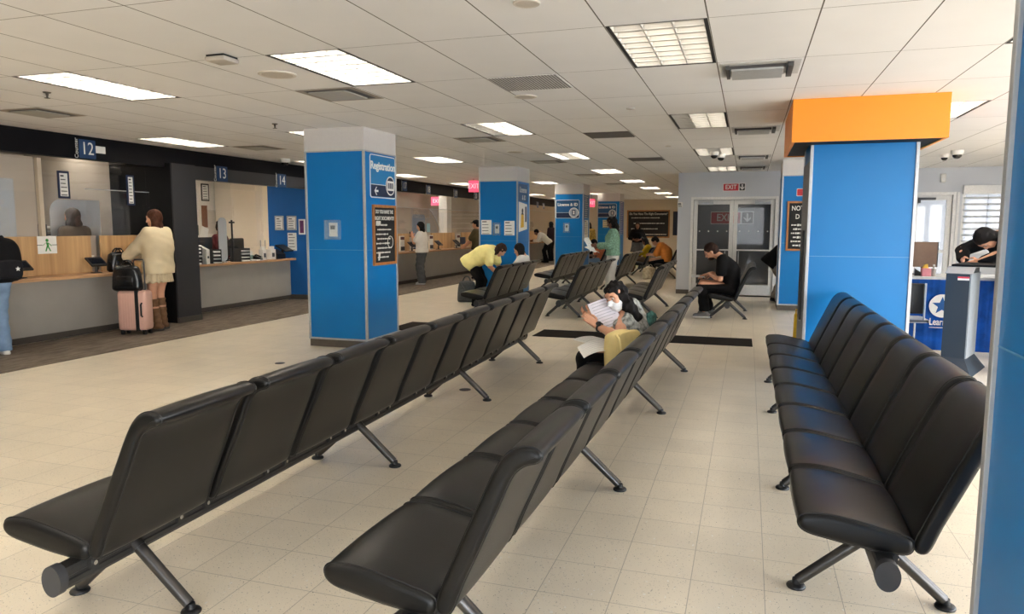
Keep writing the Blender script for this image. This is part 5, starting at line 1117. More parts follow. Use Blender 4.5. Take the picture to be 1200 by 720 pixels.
    def sleeve(Q, frac, r):
        for k in (-1, 1):
            S_, el, wr = arms[k]
            if frac <= 1: e = S_+(el-S_)*frac; Q.cap(S_, e, (.056 if fem else .063)*s+r, (.052 if fem else .058)*s+r, .03)
            else: f = frac-1; e = el+(wr-el)*f; Q.cap(S_, el, .055*s+r, .046*s+r, .03); Q.cap(el, e, .046*s+r, (.046-.012*f)*s+r, .02)
    def top(spec, name):
        r, sl, hem, m_ = spec['r'], spec.get('sleeve', .6), spec.get('hem', None), spec['m']; Q = SDF()
        for i, (a, b, rr) in enumerate(torso):
            if i == len(torso)-1: Q.cap(a, b, rr+r*.7, None, .05)
            else: Q.cap(a, b, rr+r*(1+.3*spec.get('loose', 0)), None, .06)
        Q.cap(SH[-1]*.55+nek*.45-upv*.02*s, SH[1]*.55+nek*.45-upv*.02*s, .05*s+r*.8, None, .05)
        if fem:
            for k in (-1, 1): Q.ell(che+upv*.03*s+np.cross(upv, sxv)*.075*s+sxv*k*.065*s, vec(.055, .055, .055)*s+r, None, .04)
        if spec.get('low'):                       # a longer body reaching below the hips
            d = -nrm(che-pel) if not spec.get('down') else vec(0, 0, -1)
            for q in np.linspace(0.02, spec['low'], 4): Q.cap(pel+d*q-rx*.085*s*g, pel+d*q+rx*.085*s*g, .10*s*g+r*1.1, None, .05)
        if sl > 0: sleeve(Q, sl, r)
        Q.cut(nek+upv*(.012*s+r*.55), upv)
        hp, hn = (hem if hem is not None else (pel+nrm(che-pel)*.0, None)); Q.cut(hp, hn if hn is not None else -nrm(che-pel))
        for k in (-1, 1):
            pass
        wr_ = None
        if spec.get('folds'):
            f_ = spec['folds']; wr_ = lambda p: f_*(np.sin(p[..., 2]*38+p[..., 0]*22)*np.sin(p[..., 1]*27+p[..., 2]*15))
        link(name, to_mesh(name, [Q.mesh(tv, wr_)], [m_]), t)
    for nm in ('shirt', 'jacket', 'blouse', 'vest'):
        if nm in P: top(P[nm], nm)
    if 'trousers' in P:
        sp = P['trousers']; r = sp['r']; Q = SDF()
        for i in (0, 1): a, b, rr = torso[i]; Q.cap(a, b, rr+r*.6+.004, None, .05)
        fr = sp.get('len', .93); wide = sp.get('wide', 0)
        for k in (-1, 1):
            h, kn, an = legs[k]; Q.cap(h, kn, .092*s*g+r, .058*s+r+wide*.4, .05); e = kn+(an-kn)*fr; Q.cap(kn, e, .058*s+r+wide*.4, .050*s+r+wide, .03)
        cw = nrm(che-pel); Q.cut(pel*.68+che*.32, cw)
        Q.cut((0, 0, min((l[1]+(l[2]-l[1])*fr)[2] for l in legs.values())-.035), (0, 0, -1))
        wr_ = None
        if sp.get('folds', .004): f_ = sp.get('folds', .004); wr_ = lambda p: f_*np.sin(p[..., 2]*46+p[..., 0]*20+p[..., 1]*14)
        link('trousers', to_mesh('trousers', [Q.mesh(tv, wr_)], [sp['m']]), t)
    if 'skirt' in P:
        sp = P['skirt']; Q = SDF()
        for a, b, rr in torso[:2]: Q.cap(a, b, rr+.012, None, .05)
        for k in (-1, 1): h, kn, an = legs[k]; e = h+(kn-h)*sp.get('len', .6); Q.cap(h, e, .10*s, sp.get('flare', .135)*s, .06)
        Q.cut(pel*.68+che*.32, nrm(che-pel)); zc = legs[1][0][2]+(legs[1][1][2]-legs[1][0][2])*sp.get('len', .6)
        Q.cut((0, 0, zc), (0, 0, -1)); f_ = sp.get('pleat', .008); c = pel
        link('skirt', to_mesh('skirt', [Q.mesh(tv, lambda p: f_*np.sin(18*np.arctan2(p[..., 0]-c[0], p[..., 1]-c[1])))], [sp['m']]), t)
    if 'shoes' in P:
        sp = P['shoes']
        for k, nm in ((-1, 'L'), (1, 'R')):
            h, kn, an = legs[k]; td = nrm(P.get('toe'+nm, (k*.15, 1, 0))); Q = SDF()
            Q.cap(an+vec(0, 0, -.038)*s-td*.035*s, an+td*.135*s+vec(0, 0, -.048)*s, .043*s, .036*s, .02); Q.cap(an+vec(0, 0, -.0)*s-td*.01*s, an+vec(0, 0, -.03)*s+td*.06*s, .042*s, .036*s, .02)
            if sp.get('boot'): Q.cap(an, an+(kn-an)*sp['boot'], .052*s, .066*s, .02); Q.cut(an+(kn-an)*sp['boot'], kn-an)
            zf = an[2]-.075*s; Q.cut((0, 0, zf), (0, 0, -1)); f_ = .004 if sp.get('boot') else 0
            o = link('boot' if sp.get('boot') else 'shoe', to_mesh('shoe', [Q.mesh(.008, (lambda p: f_*np.sin(p[..., 2]*80)) if f_ else None)], [sp['m']]), t)
            if 'sole' in sp:
                Q = SDF(); Q.cap(an+vec(0, 0, -.058)*s-td*.04*s, an+td*.14*s+vec(0, 0, -.058)*s, .046*s, .041*s, .01); Q.cut((0, 0, an[2]-.079*s), (0, 0, -1)); Q.cut((0, 0, an[2]-.055*s), (0, 0, 1)); link('sole', to_mesh('sole', [Q.mesh(.008)], [sp['sole']]), o)
    # hair
    st = P.get('hair', 'long'); Q = SDF(); hm = P.get('hairm', HAIRB); e = lambda c, r, k=.02, op='+': Q.ell(W(c), np.array(r)*hs, HB, k, op)
    if st != 'none':
        e((0, -.014, .04), (.084, .102, .092)); e((0, -.045, -.0), (.080, .07, .09), .03)
        if st in ('long', 'curly', 'bob'):
            L_ = P.get('hlen', .28); back = P.get('hback', -upv)
            for k in (-1, -.4, .4, 1):
                a = W((k*.062, -.045+abs(k)*.03, .0)); b = W((k*.070, -.06+abs(k)*.035, -.10)); c_ = b+np.array(back)*L_-np.array(HB[1])*.0; Q.cap(a, b, .036*hs, .042*hs, .03); Q.cap(b, c_, .042*hs*P.get('hvol', 1.), .03*hs*P.get('hvol', 1.), .03)
        if st == 'bun': e((0, -.09, .09), (.045, .045, .045), .02)
        # open face
        Q.ell(W((0, .114, -.034)), np.array((.092, .092, .102))*hs, HB, .012, '-')
        if st == 'short': Q.cut(W((0, 0, -.055)), -HB[2]*1.0+HB[1]*.55)
        am = .013 if st == 'curly' else (.004 if st != 'short' else .003); fq = 75 if st == 'curly' else 90
        link('hair', to_mesh('hair', [Q.mesh(P.get('hrvox', .008), lambda p: am*np.sin(p[..., 0]*fq)*np.sin(p[..., 1]*fq+1)*np.sin(p[..., 2]*fq*.6+2))], [hm]), t)
    return t, dict(arms=arms, legs=legs, W=W, HB=HB, SH=SH, pel=pel, che=che, nek=nek, rx=rx, upv=upv, head=head, hs=hs, s=s)
def child_mesh(name, mb, m, t, smooth=True): return link(name, mb.mesh(name, m, smooth, None, 45), t)
def world_of(t, p):
    a = t.rotation_euler.z; p = np.array(p, float); return Vector((t.location.x+p[0]*math.cos(a)-p[1]*math.sin(a), t.location.y+p[0]*math.sin(a)+p[1]*math.cos(a), t.location.z+p[2]))
def sheet(name, c, u, v, w, h, label, cat='paper', lines=8, bend=0., m=PAPER):
    """a paper with printed lines, centred at c with in-plane axes u, v"""
    c, u, v = Vector(c), Vector(u).normalized(), Vector(v); v = (v-u*v.dot(u)).normalized(); n = u.cross(v); t = thing(name, label, cat, c)
    mb = MB(); k = 8; A = [[mb.bm.verts.new(c+u*(w*(i/k-.5))+v*(h*(j-.5))+n*(bend*(1-(2*i/k-1)**2)+q)) for i in range(k+1)] for q in (0, .0015) for j in (0, 1)]
    for i in range(k):
        mb._f([A[0][i], A[0][i+1], A[1][i+1], A[1][i]]); mb._f([A[2][i], A[3][i], A[3][i+1], A[2][i+1]])
        mb._f([A[0][i], A[2][i], A[2][i+1], A[0][i+1]]); mb._f([A[1][i], A[1][i+1], A[3][i+1], A[3][i]])
    mb._f([A[0][0], A[1][0], A[3][0], A[2][0]]); mb._f([A[0][k], A[2][k], A[3][k], A[1][k]])
    part('page', mb, m, t)
    if lines:
        mb = MB(); rr = random.Random(5)
        for q, sg in ((.0016, 1), (-.0001, -1)):
            for i in range(lines):
                y = h*(.42-.84*i/(lines-1)); L = w*(.6+.2*rr.random()); pts = []
                for s_ in range(7):
                    x = -w*.40+L*s_/6; f_ = x/w+.5; pts.append(c+u*x+v*y+n*(bend*(1-(2*f_-1)**2)+q))
                P0 = [mb.bm.verts.new(p-v*.0022+n*.0004*sg) for p in pts]; P1 = [mb.bm.verts.new(p+v*.0022+n*.0004*sg) for p in pts]
                for s_ in range(6): mb._f([P0[s_], P0[s_+1], P1[s_+1], P1[s_]])
        part('print', mb, mat('pale_print_ink', (158, 160, 168), .8), t)
    return t
# ---------------------------------------------------------------- the people
def stand(s, lean=0., **k):
    d = dict(s=s, pel=(0, 0, .92*s), che=(0, .01+lean*.5, 1.22*s), nek=(0, .0+lean, 1.425*s), head=(0, .035+lean*1.25, 1.575*s), handL=(-.23*s, .08, .80*s), handR=(.23*s, .08, .80*s),
             footL=(-.10, -.02, .08*s), footR=(.10, .03, .08*s)); d.update(k); return d
def sit(s, **k):
    d = dict(s=s, pel=(0, 0, .495), che=(0, -.05, .495+.30*s), nek=(0, -.07, .495+.49*s), head=(0, -.03, .495+.64*s), handL=(-.10, .30, .64), handR=(.10, .30, .64), footL=(-.11, .43, .08*s), footR=(.11, .43, .08*s), elbL=(-.8, -.6, -.4), elbR=(.8, -.6, -.4)); d.update(k); return d
WSOLE = mat('sole_white', (214, 212, 206), .6); JEANS = cloth('blue_denim', (126, 152, 182)); BLK = cloth('black_cotton', (17, 17, 19), var=.2); GREY = cloth('grey_cotton', (92, 94, 96)); WHT = cloth('white_cotton', (224, 222, 216), var=.04)
# backpack wearer at the left edge
px_, py_ = -8.36, 6.13
t, k = person('person in jeans with a black backpack at the counter, cut off by the left edge', (px_, py_, 0.012), R(84), stand(.93, handL=(-.12, .36, 1.02), handR=(.16, .38, 1.02), hair='long', hairm=HAIRM, hlen=.34, hvol=1.3, hback=(.25, -.35, -1), skin='light', jacket=dict(r=.018, sleeve=1.9, m=BLK, low=.05, hem=(vec(0, 0, .86), vec(0, 0, -1))), trousers=dict(r=.016, m=JEANS, wide=.015, len=.99), shoes=dict(m=WHT, sole=WSOLE)), None)
bp = thing('backpack', 'black backpack worn by the person at the left edge', 'backpack', world_of(t, (0, -.21, .90)), R(84))
m = MB(); m.soft([(q[0], q[1]) for q in catmull([(-.17, .02), (0, 0), (.17, .02), (.185, .2), (.16, .38), (.08, .46), (-.08, .46), (-.16, .38), (-.185, .2)], 4)], -.10, .08, .05, .02); child_mesh('body', m, BLK, bp)
m = MB(); m.soft([(q[0], q[1]) for q in catmull([(-.13, .04), (0, .03), (.13, .04), (.14, .15), (.11, .22), (-.11, .22), (-.14, .15)], 4)], -.145, -.095, .02, .01); child_mesh('front_pocket', m, cloth('dark_nylon', (28, 28, 32)), bp)
for s_ in (-1, 1): m = MB(); m.tube([(s_*.10, .07, .44), (s_*.115, .17, .50), (s_*.12, .30, .44), (s_*.12, .335, .3), (s_*.13, .25, .12), (s_*.13, .08, .06)], .016, 8); child_mesh('strap', m, BLK, bp)
m = MB(); m.prism(star(.03, .08, .13), (0, -.147, 0), (1, 0, 0), (0, 0, 1), (0, -.002, 0)); child_mesh('star_patch', m, PAPER, bp, False)
# woman in the cream jacket
CREAM = cloth('cream_jacket', (222, 206, 172), var=.05, scale=6); BOOT = mat('tan_suede', (122, 88, 58), .8, var=.15, scale=25)
t, k = person('woman in a cream jacket and tan boots standing at counter twelve', (-8.22, 8.5, .012), R(98), stand(1.035, handL=(-.13, .42, 1.06), handR=(.10, .42, 1.06), hair='bob', hairm=HAIRM, hlen=.10, hback=(0, -.25, -1), look=(-.25, 1, -.15), che=(0, .0, 1.25), jacket=dict(r=.045, sleeve=1.85, m=CREAM, low=.30, down=True, loose=1, hem=(vec(0, 0, .83), vec(0, 0, -1)), folds=.004), skirt=dict(m=cloth('cream_pleats', (206, 190, 160), var=.06), len=.56, flare=.165, pleat=.012), shoes=dict(m=BOOT, boot=.86, sole=BASEB), elbL=(-.7, -.8, -.4), elbR=(.7, -.8, -.4)))
# suitcase beside her
PINK_ = mat('blush_shell', (222, 178, 162), .4, var=.02); t = thing('suitcase', 'blush pink hard shell suitcase standing beside the woman in the cream jacket', 'suitcase', (-8.2, 8.02, .0125), R(20))
W_, D_, H_ = .40, .24, .56
m = MB(); m.box(-W_/2, W_/2, -D_/2, D_/2, .06, .06+H_, .045, 4); child_mesh('shell', m, PINK_, t)
for k_ in range(5): m = MB(); x = -W_/2+.06+k_*.035; m.box(x, x+.012, -D_/2-.004, -D_/2+.002, .10, .04+H_-.02); child_mesh('rib', m, PINK_, t, False)
m = MB(); m.box(.05, .10, -D_/2-.006, D_/2+.006, .055, .066+H_, .004); child_mesh('zip_band', m, BLACK, t, False)
m = MB(); m.tube([(.145, -D_/2+.0, .26), (.145, -D_/2-.03, .28), (.145, -D_/2-.03, .43), (.145, -D_/2, .45)], .012, 8); child_mesh('side_handle', m, BLACK, t)
for sx_ in (-1, 1):
    for sy_ in (-1, 1): m = MB(); m.cyl((sx_*.15-.018, sy_*.08, .03), (sx_*.15+.018, sy_*.08, .03), .03, n=16); m.box(sx_*.15-.022, sx_*.15+.022, sy_*.08-.02, sy_*.08+.02, .04, .07); child_mesh('wheel', m, BLACK, t)
m = MB(); m.tube([(-.02, .06, .6), (-.02, .06, 1.02), (-.01, .06, 1.05), (.11, .06, 1.05), (.12, .06, 1.02), (.12, .06, .6)], .010, 8); child_mesh('pull_handle', m, DARK, t)
def handbag(loc, rz, w, d, h, mt, label, handles=True, name='handbag', cat='bag'):
    t = thing(name, label, cat, loc, rz); m = MB(); m.soft([(q[0], q[1]) for q in catmull([(-w*.46, .01), (0, 0), (w*.46, .01), (w*.5, h*.3), (w*.44, h*.8), (w*.3, h), (-w*.3, h), (-w*.44, h*.8), (-w*.5, h*.3)], 4)], -d/2, d/2, d*.28, .012); child_mesh('body', m, mt, t)
    m = MB(); m.box(-w*.3, w*.3, -d/2-.012, -d/2+.004, h*.2, h*.62, .01, 2); child_mesh('front_pocket', m, mt, t)
    if handles:
        for s_ in (-1, 1): m = MB(); m.tube([(w*.22*math.cos(a), s_*d*.2, h*.93+h*.32*math.sin(a)) for a in [PI*i/10 for i in range(11)]], .010, 7); child_mesh('handle', m, mt, t)
    return t
handbag((-8.235, 7.94, .633), R(20), .38, .15, .34, mat('black_patent', (14, 14, 16), .25), 'black shoulder bag strapped on top of the pink suitcase')
y_ = at_x(139, 310, -8.72).y; handbag((-8.72, y_, .873), R(80), .30, .16, .27, mat('black_patent', (14, 14, 16), .25), 'black handbag standing on the counter twelve worktop')
# clerks; the first is a figure added in place of a reflected silhouette
t, k = person('added clerk figure seen from behind, standing in for a dark silhouette reflected at counter twelve', (-9.62, 8.36, 0), R(92), stand(1.06, hair='bob', hairm=mat('hair_taupe', (66, 60, 56), .7, var=.2), hlen=.10, hvol=1.25, skin='tan', shirt=dict(r=.03, sleeve=1.8, m=cloth('taupe_knit', (98, 90, 84)), low=.1, hem=(vec(0, 0, .9), vec(0, 0, -1))), trousers=dict(r=.016, m=BLK), shoes=dict(m=BLK)))
t, k = person('clerk with black hair and maroon top behind counter thirteen', (-10.12, 12.1, 0), R(-80), stand(.95, handL=(-.1, .3, .95), handR=(.15, .3, .95), hair='bun', skin='brown', look=(.3, 1, -.2), shirt=dict(r=.02, sleeve=1.8, m=cloth('maroon_knit', (86, 30, 36)), low=.06, hem=(vec(0, 0, .86), vec(0, 0, -1))), trousers=dict(r=.016, m=BLK), shoes=dict(m=BLK)))
# woman in a white shirt at the far counter
t, k = person('woman in a white t-shirt and grey trousers holding a phone at the far counter', (-8.12, 17.35, .012), R(95), stand(.965, handL=(-.06, .24, 1.28), handR=(.09, .25, 1.22), elbL=(-.5, -.2, -1), elbR=(.5, -.2, -1), look=(-.1, 1, -.25), hair='long', hlen=.34, hback=(0, -.05, -1), skin='tan', shirt=dict(r=.022, sleeve=.7, m=WHT, low=.04, loose=1, hem=(vec(0, 0, .84), vec(0, 0, -1))), trousers=dict(r=.02, m=GREY, wide=.03, len=.98, folds=.006), shoes=dict(m=WHT, sole=WSOLE)))
ph = thing('phone', 'dark phone held by the woman in the white t-shirt', 'phone', world_of(t, (.02, .335, 1.31)), R(95)); m = MB(); m.box(-.036, .036, -.004, .004, -.07, .07, .003); child_mesh('body', m, BLACK, ph, False); m = MB(); m.box(-.032, .032, -.0046, -.0041, -.064, .064); child_mesh('screen', m, mat('phone_screen', (40, 44, 52), .1), ph, False)
# woman in yellow bending over the seats
t, k = person('woman in a yellow blouse bending over the black seats by the second blue column', (-4.97, 13.05, 0), R(-88), dict(s=1.0, girth=1.12, pel=(0, -.08, .86), che=(0, .18, 1.02), nek=(0, .37, 1.09), head=(0, .50, 1.09), look=(0, .62, -.78), hup=(0, .78, .62), handL=(-.10, .52, .64), handR=(.12, .50, .62), elbL=(-.5, -.4, .1), elbR=(.5, -.6, .1), footL=(-.12, -.04, .08), footR=(.12, .02, .08), kneL=(0, 1, 0), kneR=(0, 1, 0), hair='curly', hlen=.02, hairm=HAIRD, hvol=1.2, skin='tan',
    blouse=dict(r=.035, sleeve=.75, m=cloth('yellow_blouse', (250, 238, 160), var=.05), loose=1, low=.10, hem=(vec(0, -.17, .80), vec(0, -.75, -.66)), folds=.004), trousers=dict(r=.02, m=BLK, wide=.01), shoes=dict(m=BLK)))
handbag((-5.42, 13.7, .0), R(15), .36, .2, .42, mat('grey_nylon', (84, 88, 90), .7, var=.2), 'grey backpack standing on the floor behind the woman in yellow', name='backpack', cat='backpack')
handbag((-4.28, 12.55, .403), R(80), .26, .14, .2, mat('white_pink_vinyl', (222, 200, 204), .5, var=.1), 'small white and pink bag on the seat under the bending woman', False)
handbag((-4.24, 12.95, .403), R(80), .3, .16, .3, cloth('charcoal_cloth', (50, 50, 54)), 'charcoal cloth bag on the seat in front of the bending woman', False)
# seated by the second column
t, k = person('seated person with long black hair in front of the second blue column', (-4.18, 13.36, 0), R(90), sit(.97, hair='long', hlen=.18, skin='light', head=(0, .02, 1.09), look=(0, 1, -.35), shirt=dict(r=.018, sleeve=.8, m=WHT, hem=(vec(0, 0, .50), vec(0, 0, -1))), trousers=dict(r=.016, m=JEANS), shoes=dict(m=WHT)))
# far counter visitors
p = at_y(640, 300, 29.5); t, k = person('person in a white shirt bending over the farthest counter', (p.x, 29.5, .012), R(100), dict(s=1., pel=(0, -.08, .88), che=(0, .14, 1.10), nek=(0, .31, 1.22), head=(0, .42, 1.28), look=(0, .8, -.5), hup=(0, .5, .8), handL=(-.15, .55, .92), handR=(.15, .52, .92), footL=(-.1, -.05, .08), footR=(.1, .05, .08), hair='short', skin='brown', shirt=dict(r=.025, sleeve=1.7, m=WHT, low=.05, hem=(vec(0, -.15, .80), vec(0, -.6, -.8))), trousers=dict(r=.018, m=BLK), shoes=dict(m=BLK)))
p = at_y(646, 300, 31.0); t, k = person('person in dark clothes behind the one in white at the farthest counter', (p.x, 31.0, .012), R(70), stand(1.02, hair='long', hlen=.2, skin='brown', shirt=dict(r=.025, sleeve=1.8, m=cloth('dark_plum', (50, 34, 40)), low=.06, hem=(vec(0, 0, .86), vec(0, 0, -1))), trousers=dict(r=.018, m=BLK), shoes=dict(m=BLK)))
p = at_y(690, 290, 27.6); t, k = person('person in a yellow patterned top standing between the two farther columns', (p.x, 27.6, 0), R(170), stand(1.0, hair='bob', hlen=.08, skin='brown', shirt=dict(r=.03, sleeve=1.6, m=cloth('ochre_print', (176, 142, 66), var=.5, scale=20), low=.1, hem=(vec(0, 0, .84), vec(0, 0, -1))), trousers=dict(r=.018, m=BLK), shoes=dict(m=BLK)))
t, k = person('person in an olive shirt and black cap half hidden by the second column', (-7.5, 19.8, .012), R(95), stand(1.0, handL=(-.12, .35, .98), handR=(.12, .35, .98), hair='short', skin='tan', fem=False, shirt=dict(r=.03, sleeve=.8, m=cloth('olive_cotton', (84, 76, 52)), low=.08, hem=(vec(0, 0, .86), vec(0, 0, -1))), trousers=dict(r=.02, m=cloth('khaki_cotton', (120, 104, 80))), shoes=dict(m=BLK)))
Q = SDF(); Q.ell(k['W']((0, -.005, .065)), vec(.092, .112, .075), k['HB']); Q.cut(k['W']((0, 0, .05)), -k['HB'][2]); Q.cap(k['W']((-.04, .10, .052)), k['W']((.04, .10, .052)), .02, None, .01); Q.cap(k['W']((-.03, .145, .046)), k['W']((.03, .145, .046)), .012, None, .02); link('cap', to_mesh('cap', [Q.mesh(.008)], [BLK]), t)
# the standing reader
GREENB = cloth('green_floral', (128, 164, 140), var=.35, scale=30)
t, k = person('woman in a green patterned blouse and white trousers standing and reading papers', (-2.72, 15.3, 0), R(102), stand(1.03, handL=(-.10, .34, 1.14), handR=(.12, .33, 1.10), elbL=(-.5, -.5, -.9), elbR=(.5, -.5, -.9), look=(.1, 1, -.45), hair='curly', hlen=.14, hvol=1.35, hback=(0, -.2, -1), skin='brown', blouse=dict(r=.028, sleeve=1.75, m=GREENB, low=.06, loose=1, hem=(vec(0, 0, .93), vec(0, 0, -1))), trousers=dict(r=.024, m=WHT, wide=.03, len=.98), shoes=dict(m=WHT)))
sheet('paper_sheet', world_of(t, (-.06, .50, 1.16)), (.25, 1, .1), (-.45, 0, .8), .24, .30, 'upper white form held up by the standing reader', bend=.01)
sheet('paper_sheet', world_of(t, (.10, .44, 1.03)), (.3, 1, -.1), (-.8, 0, .35), .22, .28, 'lower white form in the hand of the standing reader', bend=.03)
# seated far away
p = at_y(704, 297, 22.1); benK = bench(p.x-.37, 21.5, 3, (1, 3), 0, 'far row of black seats behind the reader holding the person in coral', False)
t, k = person('person in a coral top sitting bent forward far behind the reader', (p.x+.02, 22.12, 0), R(90), sit(.98, che=(0, .03, .78), nek=(0, .14, .93), head=(0, .24, 1.02), look=(0, .8, -.6), hup=(0, .6, .8), hair='bob', hlen=.08, skin='brown', shirt=dict(r=.02, sleeve=.7, m=cloth('coral_cotton', (214, 122, 84)), hem=(vec(0, 0, .50), vec(0, 0, -1))), trousers=dict(r=.016, m=JEANS), shoes=dict(m=WHT)))
t, k = person('person in a black top and grey skirt standing before the large chalkboard', (-3.9, 27.0, 0), R(185), stand(1.0, hair='long', hlen=.1, skin='brown', handL=(-.10, .2, 1.05), handR=(.10, .2, 1.05), elbL=(-.8, -.3, -.7), elbR=(.8, -.3, -.7), shirt=dict(r=.022, sleeve=1.5, m=BLK, hem=(vec(0, 0, .95), vec(0, 0, -1))), skirt=dict(m=GREY, len=.75, flare=.15, pleat=.004), shoes=dict(m=BLK)))
t, k = person('person in a yellow top sitting on the far seats near the chalkboard', (-3.08, 23.32, 0), R(90), sit(.92, head=(0, .04, 1.06), look=(0, 1, -.4), hair='curly', hlen=.02, hvol=1.3, skin='brown', shirt=dict(r=.02, sleeve=1.8, m=cloth('mustard_cotton', (196, 164, 40)), hem=(vec(0, 0, .50), vec(0, 0, -1))), trousers=dict(r=.016, m=cloth('tan_cotton', (150, 120, 96)), len=.6), shoes=dict(m=WHT)))
handbag((-2.75, 21.55, .0), R(60), .42, .25, .34, cloth('pale_canvas', (200, 188, 164), var=.3), 'pale canvas bag on the floor in front of the man in orange', True, 'tote_bag')
t, k = person('man in an orange shirt leaning forward on the far seats left of the exit wall', (-2.26, 21.95, 0), R(88), sit(1.08, fem=False, che=(0, .05, .80), nek=(0, .24, 1.02), head=(0, .38, 1.10), look=(0, .75, -.65), hup=(0, .65, .75), handL=(-.06, .52, .70), handR=(.08, .52, .70), hair='short', skin='tan', shirt=dict(r=.03, sleeve=.85, m=cloth('orange_cotton', (206, 130, 62)), loose=1, hem=(vec(0, 0, .50), vec(0, 0, -1))), trousers=dict(r=.022, m=BLK), shoes=dict(m=BLK)))
# man in black
t, k = person('bearded man in black with glasses bent over papers on the short seat row', (-.235, 12.62, 0), R(90), sit(1.12, fem=False, vox=.010, pel=(0, 0, .50), che=(0, .02, .83), nek=(0, .20, 1.04), head=(0, .35, 1.125), look=(0, .86, -.55), hup=(0, .55, .84), handL=(-.05, .37, .75), handR=(.10, .33, .735), elbL=(-.6, -.5, -.6), elbR=(.6, -.5, -.6), hnL=(0, -.3, -1), hnR=(0, -.3, -1), hdL=(.3, 1, -.25), hdR=(-.35, 1, -.15), footL=(-.13, .42, .10), footR=(.10, .36, .125), kneL=(-.1, .6, 1), kneR=(.05, .6, 1), toeL=(-.05, 1, 0), toeR=(.1, 1, -.05), hair='short', hairm=HAIRD, skin='light',
    shirt=dict(r=.022, sleeve=.62, m=BLK, hem=(vec(0, 0, .49), vec(0, 0, -1))), trousers=dict(r=.018, m=BLK, len=.88, wide=.012), shoes=dict(m=cloth('grey_trainer', (120, 118, 114)), sole=WSOLE)))
W_ = k['W']; Q = SDF(); Q.ell(W_((0, .045, -.085)), vec(.052, .058, .042)*1.08, k['HB']); Q.ell(W_((0, .075, -.052)), vec(.04, .035, .020), k['HB'], .01, '-'); link('beard', to_mesh('beard', [Q.mesh(.006)], [HAIRD]), t)
m = MB()
for s_ in (-1, 1):
    m.tube([W_((s_*.034+.024*math.cos(a), .102, .004+.019*math.sin(a))) for a in [2*PI*i/14 for i in range(14)]], .0028, 6, True); m.tube([W_((s_*.058, .100, .008)), W_((s_*.078, .05, .006)), W_((s_*.080, -.01, .0))], .0026, 6)
m.tube([W_((-.010, .103, .006)), W_((.010, .103, .006))], .0026, 6); child_mesh('glasses', m, mat('red_frame', (120, 36, 34), .3), t)
sheet('paper_sheet', world_of(t, (.02, .55, .70)), (1, .05, 0), (.1, 1, .06), .22, .30, 'white form lying on the knee of the man in black', bend=.003)
# masked woman in the middle row
FLOR = cloth('floral_top', (150, 152, 148), var=.75, scale=26)
t, k = person('woman with a white face mask reading a form on the middle seat row', (-.86, 5.95, 0), R(90), sit(.92, vox=.007, cvox=.007, hvox=.0045, fvox=.0035, pel=(0, 0, .49), che=(-.05, .01, .70), nek=(-.14, .07, .875), shx=(.94, -.1, .33), hipx=(1, 0, 0), head=(-.22, .13, .985), look=(-.86, .46, -.34), hup=(-.1, .3, .95), handL=(-.40, .245, .765), elbL=(-1, -.25, -.35), handR=(-.12, .34, .80), elbR=(.6, -.3, -.8), hdL=(-.1, .75, .62), hnL=(.8, .3, -.3), hdR=(-.75, .55, .35), hnR=(-.2, -.6, .8), curlL=.75, curlR=.6, skin='tan', hair='curly', hlen=.13, hback=(.25, -.55, -.8), hvol=1.35, hrvox=.006, hairm=HAIRB, footL=(-.12, .42, .08), footR=(.10, .44, .08),
    vest=dict(r=.02, sleeve=.18, m=FLOR, hem=(vec(0, 0, .48), vec(0, 0, -1))), trousers=dict(r=.016, m=BLK, len=.9), shoes=dict(m=BLK, sole=WSOLE)))
W_ = k['W']; hs_ = k['hs']
Q = SDF(); E2 = lambda c, r, op='+', kk=.015: Q.ell(W_(c), np.array(r)*hs_, k['HB'], kk, op)
E2((0, .020, -.045), (.069, .085, .070)); E2((0, .035, -.085), (.052, .056, .045)); Q.cap(W_((0, .09, .002)), W_((0, .118, -.032)), .012*hs_, .017*hs_, .02)
Q.cut(W_((0, .03, -.012)), k['HB'][2]*1.0-k['HB'][1]*.12); Q.cut(W_((0, .005, 0)), -k['HB'][1]); link('face_mask', to_mesh('face_mask', [Q.mesh(.0045, lambda p: .0012*np.sin(p[..., 2]*260))], [mat('mask_white', (226, 228, 232), .8, var=.02)]), t)
for s_ in (-1, 1): m = MB(); m.tube([W_((s_*.066, .03, -.01)), W_((s_*.077, .0, .018)), W_((s_*.078, -.018, -.005)), W_((s_*.066, .01, -.07))], .0022, 6); child_mesh('mask_strap', m, PAPER, t)
wr = k['arms'][-1][2]; el = k['arms'][-1][1]; d_ = nrm(wr-el); c_ = wr-d_*.03; bs = basis(d_); 
m = MB(); m.tube([c_+(bs[0]*math.cos(a)+bs[2]*math.sin(a))*.033 for a in [2*PI*i/20 for i in range(20)]], .008, 7, True); g_ = child_mesh('wristwatch', m, BLACK, t); m = MB(); q_ = c_-nrm(np.cross(d_, np.cross((0.3, -.9, .3), d_)))*0; nn = nrm(vec(-.7, -.2, .6)-d_*(vec(-.7, -.2, .6)@d_)); m.cyl(q_+nn*.030, q_+nn*.045, .021, n=18); child_mesh('watch_case', m, BLACK, t)
RTv = Vector((math.cos(CY), math.sin(CY), 0)); FWv = Vector((-math.sin(CY), math.cos(CY), 0))
c_ = at_y(709, 368, 5.66); sheet('paper_sheet', c_, RTv*.93+Vector((0, 0, .30))+FWv*.15, -RTv*.25+Vector((0, 0, .85))+FWv*.42, .205, .24, 'printed form held in front of the masked woman', lines=9, bend=.012, m=mat('lavender_paper', (212, 208, 218), .7, var=.03))
sheet('paper_sheet', (-1.13, 5.66, .625), (.55, .9, .02), (-.9, .55, .06), .24, .30, 'white form lying across the lap of the masked woman', bend=.01)
